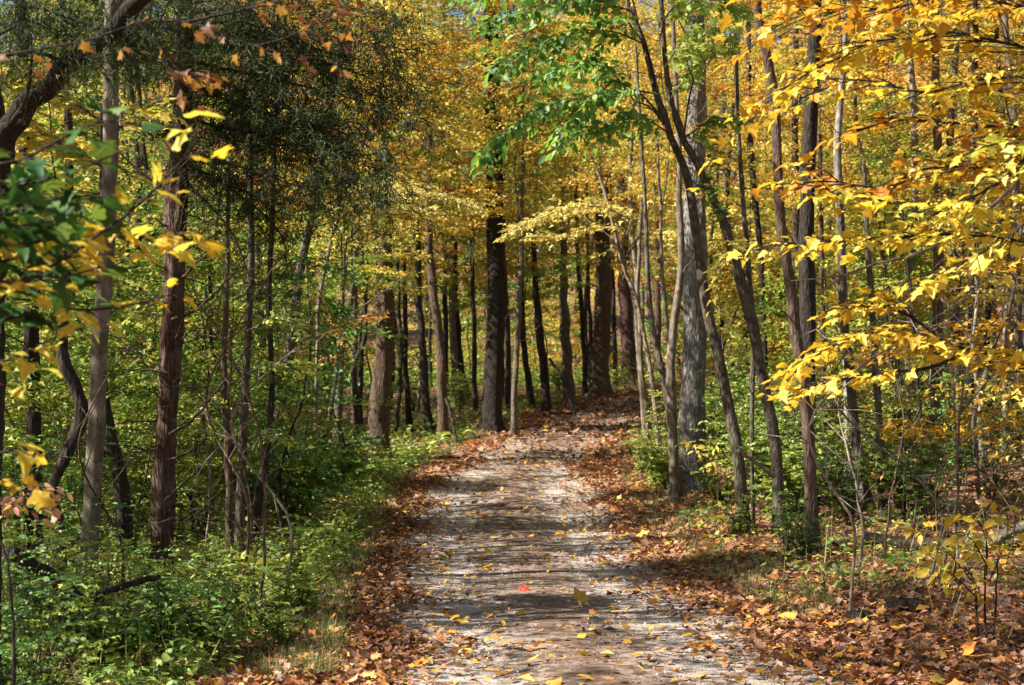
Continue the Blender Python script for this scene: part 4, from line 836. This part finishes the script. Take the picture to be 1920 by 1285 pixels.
# ------------------------------------------------------------------ shrubs
def proto_shrub(seed, H, rad, stems, npl, size, kind='oval', tilt=.5):
    global R
    keep, R = R, np.random.default_rng(seed)
    tr, lf = Acc(), Acc()
    for q in range(stems):
        az = R.uniform(0, 6.28); L = H * R.uniform(.55, 1.1); o = R.uniform(.2, 1) * rad; d = np.array([math.cos(az), math.sin(az), 0])
        s = np.linspace(0, 1, 9)[:, None]
        st = d * .08 * R.random() + d * o * s ** 1.5 + UP * L * (s - .18 * s ** 2) + np.cumsum(R.normal(0, .015, (9, 3)), 0)
        tr.tube(st, np.linspace(.009, .003, 9), 4, cap=False)
        for b in range(9):
            k = R.integers(2, 9); a2 = R.uniform(0, 6.28); d2 = nrm(np.array([math.cos(a2), math.sin(a2), R.uniform(-.1, .6)])); l2 = R.uniform(.15, .5) * H * .4
            s2 = np.linspace(0, 1, 5)[:, None]; tw = st[k] + d2 * l2 * s2 - UP * .15 * l2 * s2 ** 2
            tr.tube(tw, np.linspace(.004, .0015, 5), 3, cap=False)
            n = npl; t = np.linspace(.1, 1, n); P = st[k] + d2 * (l2 * t)[:, None] - UP * (.15 * l2 * t ** 2)[:, None]
            sg = np.where(np.arange(n) % 2 == 0, 1, -1)[:, None]; s3 = nrm(np.cross(d2, UP))
            lf.leaves(P, nrm(d2 * .5 + s3 * sg + R.normal(0, .3, (n, 3))), nrm(UP + R.normal(0, tilt, (n, 3))), size * R.uniform(.6, 1.25, n), kind)
    o1 = tr.build('stems', B['tan'], link=False); o2 = lf.build('foliage', LM['lgreen'], link=False)
    R = keep
    return [o1, o2]
SH = [proto_shrub(700 + q, 1.2 + .12 * q, .7, 14 + q, 11, (.045, .062, .075, .05)[q], ('oval', 'oval', 'maple_lo', 'kite')[q], .6) for q in range(4)]
SHT = [proto_shrub(720 + q, 2.3, .8, 20, 12, (.058, .075, .05)[q], 'oval', .6) for q in range(3)]
SML = [proto_shrub(740 + q, .55, .4, 12, 8, .045) for q in range(3)]
def shrub(px, d, protos, sc, key, label, group=None, xoff=0):
    x = (px - 960) / FPX * d + xoff
    if abs(x - PC(d)) < 2.0: x = PC(d) + math.copysign(2.05, x - PC(d))
    return place_copy('shrub', rnd.choice(protos), (x, d, gz(x, d)), rnd.uniform(0, 6.28), sc, label, 'shrub', group, [None, LM[key]])
NB = [ (1410,25.5,'t',.95,'lime','lime green shrub behind the left arching trunk'), (1425,23.5,'t',.8,'lime','lime green shrub between the two arching trunks'), (1475,24,'t',1.0,'lime','lime green shrub just right of the arching pair'),
 (1290,30,'t',.9,'lime','lime green shrub directly behind the grey oak'), (1475,22,'s',1.0,'lgreen','light shrub by the foot of the right arching trunk'), (1230,28,'s',.75,'lgreen','low green shrub left of the pale curved trunk'), (1520,27,'t',1.1,'lgreen','tall green shrub behind the flaky tan trunk'), (1450,30,'t',1.3,'lgreen','tall green shrub well behind the arching pair'), (1600,30,'t',1.2,'ygreen','tall yellow-green shrub behind the grey-brown trunk'), # px, distance, kind, scale, leaf, label
 (1400,28.2,'t',1.1,'lgreen','bright green shrub just right of the grey oak'), (1352,29.5,'t',1.15,'lgreen','tall bright green shrub behind the grey oak and the left arching trunk'),
 (1400,24,'t',1.0,'lgreen','tall green shrub behind the arching pair of trunks'), (1440,25,'t',1.05,'green','green shrub right behind the lichen-spotted arching trunk'),
 (1490,23,'t',.8,'lgreen','green shrub left of the flaky tan trunk'), (1250,27,'s',.8,'ygreen','yellowish shrub at the path edge left of the grey oak'),
 (1205,30,'s',.7,'ygreen','yellowish shrub at the feet of the pale sapling pair'), (1560,24,'s',1.1,'lgreen','green shrub right of the very dark trunk'),
 (1590,21,'s',.9,'green','darker green shrub before the grey-brown trunk'), (1700,22,'s',1.1,'lgreen','green shrub right of the slim grey trunk beyond the log'),
 (1740,20.5,'s',.9,'green','green shrub behind the middle of the log'), (1650,26,'t',.8,'ygreen','yellow-green shrub between two grey trunks on the right'),
 (1800,25,'s',1.2,'green','green shrub at the foot of the straight grey-tan trunk'), (1860,23,'s',1.1,'green','green shrub near the right edge beyond the log'),
 (1900,28,'s',1.2,'ygreen','yellow-green shrub at the right edge of the view'), (1480,19.2,'s',.55,'green','low dark green bush beside the foot of the flaky tan trunk'),
 (1505,18.6,'m',1.0,'green','small dark green plant at the foot of the flaky tan trunk'), (1390,21,'m',1.2,'lgreen','small green plant at the foot of the left arching trunk'),
 (1345,25,'m',1.2,'ygreen','small yellowish plant right of the grey oak foot'),
]
for px, d, k, sc, key, lab in NB: shrub(px, d, {'t': SHT, 's': SH, 'm': SML}[k], sc, key, lab)
LB = [ (12,8.3,'s',.75,'green','dark green shrub hiding the foot of the forked cedar'), (70,9.6,'s',.7,'lgreen','green shrub right of the forked cedar foot'), (-10,9.9,'t',.7,'green','tall dark green shrub cut by the left edge'),
 (20,11.5,'s',.9,'green','green shrub at the bottom left corner'), (90,12,'s',.85,'lgreen','leafy shrub before the dark fallen limb'), (60,14.5,'s',.9,'lgreen','green shrub left of the smooth grey tree'),
 (215,13,'s',.8,'ygreen','yellowish shrub right of the smooth grey tree foot'), (250,15,'s',.75,'lgreen','light green shrub between smooth grey tree and red cedar'), (330,14,'s',.5,'lgreen','light green shrub in front of the red cedar foot'),
 (392,15.5,'s',.6,'lgreen','light green shrub right of the red cedar foot'), (440,16.5,'s',.55,'ygreen','yellow-green shrub before the three close stems'), (150,17,'t',.8,'green','tall green shrub behind the smooth grey tree'),
 (40,19,'t',.9,'green','tall green shrub behind the forked cedar'), (250,21,'t',.8,'lgreen','tall light shrub glimpsed left of the red cedar'), (380,21,'t',.85,'ygreen','tall yellow-green shrub right of the red cedar trunk'),
 (470,22,'t',.8,'ygreen','tall yellow-green shrub behind the three close stems'), (540,22,'s',1.0,'lgreen','green shrub right of the three close stems'), (580,24.5,'s',.9,'green','green shrub under the leaning grey-brown trunk'),
 (620,27,'s',.9,'green','green shrub left of the big tan trunk'), (660,29,'s',.8,'green','green shrub close to the foot of the big tan trunk'), (520,27,'t',.8,'ygreen','tall yellow-green shrub beyond the leaning trunk'),
 (120,24,'t',1.0,'lgreen','tall shrub deep behind the crooked dark trunk'), (330,26,'t',1.0,'ygreen','tall yellow-green shrub deep behind the red cedar'), (440,28,'t',.9,'green','tall green shrub deep in the left woods'),
 (560,18.8,'m',1.1,'lgreen','small light plant on the left bank near the path'), (610,19.5,'m',1.0,'ygreen','small yellowish plant at the left path edge'), (640,21,'m',1.1,'ygreen','small plant where green meets brown leaves on the left verge'),
 (480,14,'m',1.2,'ygreen','small yellowing plant on the left bank foreground'), (400,12.2,'m',1.2,'green','small dark plant low on the left foreground bank'), (560,14.2,'m',.9,'ygreen','small yellowish plant among fallen leaves on the left foreground'),
 (300,11.8,'s',.6,'green','dark green bush in shade at the lower left'), (200,11.4,'m',1.4,'green','leafy dark green plant at the lower left foreground'), (640,32,'m',1.5,'green','small green plant at the tan trunk foot'),
 (560,16.5,'m',1.2,'lgreen','small light green plant midway along the left bank'), (520,12.5,'m',1.0,'lgreen','small light green plant at the bottom left of the path'),
 (655,30,'s',.8,'green','green bush just left of the big tan trunk'),
]
for px, d, k, sc, key, lab in LB: shrub(px, d, {'t': SHT, 's': SH, 'm': SML}[k], sc, key, lab)
# more undergrowth shrubs farther in
g = random.Random(9); k = 0
while k < 46:
    y = g.uniform(26, 60); x = g.uniform(-.33 * y, .33 * y)
    if abs(x - PC(y)) < 2.6: continue
    px = px_of(x, y); k += 1; c = g.choice(['green', 'lgreen', 'ygreen', 'lgreen'] if px < 900 or px > 1240 else ['ygreen', 'yellow', 'lgreen'])
    _o = place_copy('shrub', g.choice(SHT + SH), (x, y, gz(x, y)), g.uniform(0, 6), g.uniform(.6, 1.0), f'{CN[c]} shrub among the trunks in the {zone(px)}', 'shrub', f'{CN[c]} shrubs in the {zone(px)}', [None, LM[c]]); _o['auto'] = f'{CN[c]} shrub'

# right foreground sapling with ovate yellow leaves
def sapling(px, d, label, leafkey, routes, size, kind='oval', stems=None, bark='dark', rv=None, name='sapling'):
    x = (px - 960) / FPX * d; e = empty(name, (x, d, gz(x, d)), label, 'sapling'); tr, lf = Acc(), Acc()
    for pts in stems:
        P = [W(a, b, d) for a, b in pts]; P[0][2] = gz(P[0][0], d) - .03; tr.tube(smooth_line(P, 16, .004), np.linspace(.011, .004, 16), 6, cap=False)
    for pts, tw, nt, lpt in routes: spray(tr, lf, [W(a, b, d + R.normal(0, .12)) for a, b in pts], tw, nt, lpt, size, .006, kind, .9, .9, .1, rv=rv)
    tr.build('stems', B[bark], e); lf.build('leaves', LM[leafkey], e); return e
sapling(1835, 12.2, 'slender sapling with yellow oval leaves in the lower right foreground', 'near_yellow',
    [([(1830,1100),(1790,1050),(1750,1010),(1710,985)], .16, 12, 3), ([(1850,1080),(1850,1020),(1830,970),(1790,960)], .16, 12, 3), ([(1855,1090),(1880,1030),(1890,980),(1880,930)], .15, 11, 3), ([(1830,1120),(1800,1090),(1770,1070),(1720,1060)], .14, 8, 3), ([(1850,1060),(1820,1010),(1790,1000),(1760,1030)], .14, 9, 3)],
    .105, 'oval', [[(1835,1200),(1830,1140),(1826,1090),(1800,1050)], [(1850,1205),(1846,1130),(1848,1060),(1852,1000)], [(1862,1200),(1868,1110),(1872,1040)]], rv=(.35, .15))
sapling(1325, 24.4, 'young ash shoot with golden leaflets beside the grey oak foot', 'yellow', [([(1340,900),(1325,860),(1310,830),(1292,822)], .3, 10, 5), ([(1345,895),(1340,850),(1335,830)], .25, 7, 5)], .13, 'oval', [[(1345,950),(1345,910),(1330,860)]], 'tan')
sapling(1560, 15.5, 'small seedling with fresh green leaves on the right leaf litter', 'lgreen', [([(1535,1080),(1520,1060),(1510,1050)], .12, 6, 4), ([(1550,1075),(1560,1055),(1570,1050)], .12, 6, 4)], .09, 'oval', [[(1545,1110),(1545,1085),(1550,1060)]])
sapling(90, 7.6, 'reddish pink leafed dogwood shoot at the left edge', 'red', [([(-40,950),(20,935),(60,930),(90,940)], .2, 14, 5), ([(20,930),(60,910),(90,915)], .15, 9, 4)], .055, 'oval', [[(30,1300),(20,1100),(-10,980),(20,930)]], rv=(.6, .15))
sapling(1810, 16, 'twiggy brown-leaved shoot behind the yellow sapling at right', 'litter', [([(1790,960),(1800,900),(1780,850)], .3, 12, 4), ([(1790,960),(1840,900),(1870,880)], .3, 12, 4), ([(1700,960),(1690,900),(1650,880)], .2, 6, 4)], .08, 'oval', [[(1790,1060),(1792,1000),(1800,900)]])

# ------------------------------------------------------------------ undergrowth, grass (stuff)
ac = Acc()
def sprigs(n, ylo, yhi, ufun, hh, size, pw=1.3):
    y = ylo + (yhi - ylo) * R.random(n) ** pw; x = ufun(y, n)
    keepm = np.abs(x - PC(y)) > 1.65; x, y = x[keepm], y[keepm]; n = len(x)
    h = hh * R.uniform(.4, 1.3, n); m = 9
    az = R.uniform(0, 6.28, (n, m)); f = R.uniform(.3, 1, (n, m)); rr_ = R.uniform(.02, .16, (n, m))
    P = np.stack([x[:, None] + np.cos(az) * rr_, y[:, None] + np.sin(az) * rr_, G(x, y)[:, None] + h[:, None] * f], -1).reshape(-1, 3)
    D = np.stack([np.cos(az), np.sin(az), R.normal(.1, .3, (n, m))], -1).reshape(-1, 3)
    base = np.clip(np.repeat(R.random(n), m) * .7 + R.random(n * m) * .3, 0, 1)
    ac.leaves(P, D, nrm(UP + R.normal(0, .5, (n * m, 3))), np.repeat(size * R.lognormal(0, .4, n), m) * R.uniform(.7, 1.2, n * m), 'oval', 0, base, width=np.repeat(R.uniform(.5, 1.4, n), m)[:, None, None])
# patchy left bank
def lbank(y, n): return PC(y) - 2.1 - np.clip((17 - y) * .12, 0, .8) - R.random(n) ** 1.3 * (.9 + .26 * y)
def rbank(y, n): return PC(y) + 2.4 + R.random(n) * (1 + .3 * y)
sprigs(3800, 10, 34, lbank, .2, .05); sprigs(2600, 11, 34, lbank, .5, .055); sprigs(1500, 15, 36, rbank, .25, .05); sprigs(2200, 30, 62, lbank, .3, .08); sprigs(1500, 30, 60, rbank, .3, .08)
sprigs(3600, 61, 86, lambda y, n: R.uniform(-22, 6, n), .6, .13, 1.0)
tag(ac.build('undergrowth', LM['undergrowth'], smooth=False), 'low green seedlings and vines covering the banks beside the path', 'undergrowth', kind='stuff')
ac = Acc()
def tufts(n, ylo, yhi, ufun, hgt):
    y = ylo + (yhi - ylo) * R.random(n) ** 1.3; x = ufun(y, n); m = 16
    P = np.stack([x[:, None] + R.normal(0, .05, (n, m)), y[:, None] + R.normal(0, .05, (n, m)), np.repeat(G(x, y)[:, None], m, 1)], -1).reshape(-1, 3)
    D = nrm(np.concatenate([R.normal(0, .42, (n * m, 2)), np.ones((n * m, 1))], 1))
    ac.leaves(P, D, rand_dirs(n * m), hgt * R.uniform(.5, 1.3, n * m), 'blade', 0, width=.55)
tufts(900, 11, 40, lambda y, n: PC(y) - 1.85 - np.abs(R.normal(0, .35, n)), .16)
tufts(380, 14, 40, lambda y, n: PC(y) + 1.95 + np.abs(R.normal(0, .5, n)), .17)
for (n, ylo, yhi, f) in ((800, 10, 30, lbank), (600, 12, 32, rbank)):
    y = ylo + (yhi - ylo) * R.random(n) ** 1.3; x = f(y, n); P = np.stack([x, y, G(x, y)], -1)
    ac.leaves(P, nrm(np.concatenate([R.normal(0, .35, (n, 2)), np.ones((n, 1))], 1)), rand_dirs(n), R.uniform(.25, .75, n), 'blade', 0, R.uniform(.85, 1, n), width=.22)
tag(ac.build('grass', LM['grass'], smooth=False), 'thin grass tufts growing along both edges of the path', 'grass', kind='stuff')

DS = []
for q in range(3):
    a = Acc(); g = np.random.default_rng(800 + q); ln_ = smooth_line([(0, 0, -.05), (g.normal(0, .1), g.normal(0, .1), .7), (g.normal(0, .35), g.normal(0, .3), 1.6), (g.normal(0, .7), g.normal(0, .5), 2.6)], 24, .01, q)
    a.tube(ln_, np.linspace(.014, .003, 24), 6)
    for z in range(16):
        k = g.integers(5, 23); sp_ = np.linspace(0, 1, 6)[:, None]; dr = nrm(g.normal(0, 1, 3) + [0, 0, .5])
        a.tube(ln_[k] + dr * g.uniform(.2, .9) * sp_ + np.cumsum(g.normal(0, .02, (6, 3)), 0) * sp_, np.linspace(.006, .0015, 6), 4, cap=False)
    DS.append([a.build('stem', B['pale'], link=False)])
g = random.Random(21)
for q in range(34):
    left = q < 22; y = g.uniform(13, 30); px = g.uniform(20, 640) if left else g.uniform(1540, 1900); x = (px - 960) / FPX * y
    if abs(x - PC(y)) < 2.3: continue
    _o = place_copy('dead_sapling', g.choice(DS), (x, y, gz(x, y)), g.uniform(0, 6), g.uniform(.6, 1.3), 'bare twiggy dead sapling', 'sapling', 'bare dead saplings on the left' if left else 'bare dead saplings on the right', [B[g.choice(['pale', 'tan', 'grey'])]])
    _o['auto'] = 'bare twiggy dead sapling'
# ------------------------------------------------------------------ logs, sticks, stump
def log(kind, label, mat, pts, r, cat, sides=16, rough=.12, taper=.8, snags=3, rotten=0):
    P = [np.array(p, float) for p in pts]; P = smooth_line(P, 40, .01, seed=len(label))
    e = empty(kind, P[0], label, cat); a = Acc(); rad = np.linspace(r, r * taper, 40)
    a.tube(P, rad, sides, rough=rough, seed=len(label)); a.tube(np.array([P[0], P[0] + (P[0] - P[1]) * .02]), [r * .98, r * .4], sides)
    g = np.random.default_rng(len(label))
    for q in range(snags):
        k = g.integers(4, 36); dr = nrm(g.normal(0, 1, 3) + [0, 0, .8]); s = np.linspace(0, 1, 6)[:, None]
        a.tube(P[k] + dr * g.uniform(.2, .8) * (r * 4 + .2) * s + g.normal(0, .02, (6, 3)) * s, np.linspace(r * .3, r * .07, 6), 5, cap=False)
    a.build('bark_body' if False else 'log_body', B[mat], e); return e
def gp(px, d, h=0): x = (px - 960) / FPX * d; return (x, d, gz(x, d) + h)
log('fallen_log', 'thick fallen log lying on the leaf litter at the right', 'tan', [gp(1615, 18.6, .10), gp(1760, 18.3, .11), gp(1960, 17.9, .14)], .105, 'log', 22)
log('fallen_limb', 'grey fallen limb sloping up at the right edge behind the log', 'grey', [gp(1850, 17.6, .12), gp(1900, 17.5, .28), gp(1990, 17.3, .5)], .07, 'log')
log('broken_limb', 'dark broken limb slanting down at the lower left', 'dark', [W(15, 1035, 10.5), W(60, 1060, 10.7), W(110, 1092, 10.9), W(165, 1133, 11.1)], .045, 'fallen branch')
log('broken_branch', 'dark crooked branch rising right from the slanting limb at the lower left', 'dark', [W(165, 1136, 11.2), W(190, 1112, 11.3), W(235, 1098, 11.4), W(300, 1080, 11.6)], .028, 'fallen branch')
log('fallen_branch', 'thin dark fallen branch lying on the left verge near the tan trunk', 'dark', [gp(770, 37, .05), gp(800, 36, .08), gp(900, 38, .08)], .035, 'fallen branch')
log('leaning_branch', 'dark broken branch leaning left at the edge of the bend', 'dark', [gp(1078, 46, .02), W(1055, 712, 46.5), W(1030, 672, 47)], .045, 'fallen branch', snags=1)
log('fallen_branch', 'dark fallen branch on the leaves at the edge of the bend', 'dark', [gp(1030, 46, .06), gp(1060, 45.5, .08), gp(1080, 45.5, .12)], .05, 'fallen branch', snags=1)
log('leaning_branch', 'dark stick leaning left at the foot of the curving trunk', 'dark', [gp(858, 36.6, .02), W(845, 775, 36.8), W(836, 748, 37)], .04, 'fallen branch', snags=0)
log('pale_stick', 'pale dead stick leaning between the arching trunks low down', 'pale', [W(1385, 845, 20.4), W(1420, 870, 20.6), W(1452, 895, 20.8)], .028, 'fallen branch', snags=0)
log('fallen_stick', 'dark stick lying left of the slim grey trunk on the right', 'dark', [gp(1540, 19.6, .05), gp(1580, 19.5, .08), gp(1625, 19.6, .05)], .03, 'fallen branch')
log('fallen_stick', 'thin stick lying on brown leaves at the right verge', 'grey', [gp(1330, 20.5, .06), gp(1370, 20.9, .08), gp(1410, 21.5, .1)], .02, 'fallen branch')
def rock(kind, label, px, d, s, mat, cat='rock'):
    x, y, z = gp(px, d); a = Acc(); g = np.random.default_rng(int(px)); nth, nph = 14, 22
    th = np.linspace(.02, np.pi - .02, nth); ph = np.linspace(0, 2 * np.pi, nph, endpoint=False); TH, PH = np.meshgrid(th, ph, indexing='ij')
    rr = 1 + .16 * np.sin(3 * PH + 1.3) * np.sin(2 * TH) + .1 * np.sin(5 * PH + TH * 4) + g.normal(0, .03, TH.shape)
    V = np.stack([np.sin(TH) * np.cos(PH) * rr * s * 1.3, np.sin(TH) * np.sin(PH) * rr * s, np.cos(TH) * rr * s * .75], -1).reshape(-1, 3) + [x, y, z + s * .2]
    i, j = np.meshgrid(np.arange(nth - 1), np.arange(nph), indexing='ij'); F = np.stack([i * nph + j, i * nph + (j + 1) % nph, (i + 1) * nph + (j + 1) % nph, (i + 1) * nph + j], -1).reshape(-1, 4)
    a.raw(V, F[:, ::-1]); o = a.build(kind, B[mat]); tag(o, label, cat); return o
rock('rotten_stump', 'dark rotten stump remnant in the shade at lower right', 1610, 13.6, .11, 'dark', 'stump')
rock('mossy_rock', 'dark mossy rock beside the rotten stump at lower right', 1690, 13.9, .13, 'dark')
# distinct leaves on the gravel
FL = [(940,1122,'fallen_red','red maple leaf lying near the middle of the gravel'), (975,1108,'fallen_red','second red leaf just behind the red maple leaf on the gravel'), (1037,1124,'litter_yellow','yellow leaf to the right of the red leaves'),
 (1108,1196,'litter_yellow','yellow leaf tilted on the gravel in the lower middle'), (918,1200,'litter_yellow','orange-yellow leaf lower left on the gravel'), (975,1206,'litter_yellow','pale yellow leaf between two others on the lower gravel'),
 (1012,1204,'litter_yellow','golden leaf beside the pale yellow leaf on the lower gravel'), (900,1244,'litter_yellow','yellow leaf near the bottom left of the gravel'), (985,1245,'litter_yellow','yellow leaf near the bottom middle of the gravel'),
 (861,976,'litter_yellow','small yellow leaf on the pale left wheel track'), (872,965,'litter_yellow','small yellow leaf behind another on the pale left track'), (845,982,'litter_yellow','brownish yellow leaf on the left track edge'),
 (1105,1150,'litter_yellow','yellow leaf right of centre on the shaded gravel'), (790,1240,'litter_yellow','large yellow leaf at the bottom left verge'), (1170,1205,'litter_yellow','golden curled leaf right of centre near the bottom'),
 (1340,1140,'litter_yellow','orange leaf on the right edge of the gravel'), (1570,1235,'near_yellow','large pale yellow maple leaf on the leaf litter at lower right'), (1425,1180,'litter_yellow','yellow leaf on the right verge near the bottom'),
 (1245,1222,'litter_yellow','yellow leaf at the right of the gravel near the bottom'), (780,1095,'litter_yellow','yellow leaf on the left verge beside the gravel')]
for px, py, mk, lab in FL:
    d = 11.0
    for _ in range(40):
        x = (px - 960) / FPX * d; d = (CZ - (gz(x, d) + .03)) / ((py - YH) / FPX)
    a = Acc(); th = rnd.uniform(0, 6.28); P = np.array([[x, d, gz(x, d) + .045]])
    s = .12 if 'large' in lab or mk == 'fallen_red' else .07
    a.leaves(P, np.array([[math.cos(th), math.sin(th), .05]]), nrm(UP + R.normal(0, .25, (1, 3)) + np.array([[0, -.35, 0]])), s, 'maple', 0, np.array([rnd.uniform(.1, .8)]))
    e = a.build('fallen_leaf', LM[mk], origin=P[0]); e.location = P[0]; tag(e, lab, 'leaf', 'bright leaves lying on the path')
LMK = [(20, 'the forked cedar'), (60, 'the dark upright trunk'), (125, 'the crooked dark trunk'), (190, 'the smooth grey tree'), (325, 'the red cedar'), (450, 'the three close stems'), (540, 'the leaning grey trunk'),
       (640, 'the blue-lichened trunk'), (718, 'the big tan trunk'), (820, 'the curving trunk'), (928, 'the big dark trunk'), (1010, 'the forked mossy trunk'), (1062, 'the grey-tan trunk in the gap'), (1130, 'the shaggy trunk at the bend'),
       (1180, 'the reddish trunk at the bend'), (1205, 'the pale sapling pair'), (1265, 'the pale curved trunk'), (1303, 'the grey oak'), (1350, 'the left arching trunk'), (1430, 'the right arching trunk'), (1495, 'the flaky tan trunk'),
       (1590, 'the grey-brown trunk'), (1645, 'the slim grey trunk by the log'), (1757, 'the straight grey-tan trunk'), (1830, 'the whitish sapling'), (1910, 'the trunk at the right edge')]
def relabel():
    byl = {}
    for o in list(COL.objects):
        if o.parent is None and o.get('auto'):
            px = px_of(o.location.x, o.location.y); q, nm = min(LMK, key=lambda t: abs(t[0] - px)); dx = px - q
            rel = 'straight behind' if abs(dx) < 9 else ('just left of' if dx < -0 and dx > -28 else 'left of' if dx < 0 else 'just right of' if dx < 28 else 'right of')
            byl.setdefault(f"{o['auto']} {rel} {nm}", []).append(o)
        if 'auto' in o: pass
    for lab, obs in byl.items():
        obs.sort(key=lambda o: o.location.y); n = len(obs)
        words = {1: [''], 2: ['nearer ', 'farther '], 3: ['nearest ', 'middle ', 'farthest ']}.get(n)
        if n > 3: words = ['nearest '] + [w + ' nearest ' for w in ('second', 'third', 'fourth', 'fifth', 'sixth', 'seventh', 'eighth', 'ninth', 'tenth')][:n - 2] + ['farthest ']
        if words and len(words) != n: words = None
        for k, o in enumerate(obs):
            if words: o['label'] = words[k] + lab
            else: o['label'] = ('nearest ' if k == 0 else 'farthest ' if k == n - 1 else '') + lab
    for o in COL.objects:
        if 'auto' in o: del o['auto']
relabel()
print('script done, objects', len(bpy.data.objects), 'verts', sum(len(m.vertices) for m in bpy.data.meshes))
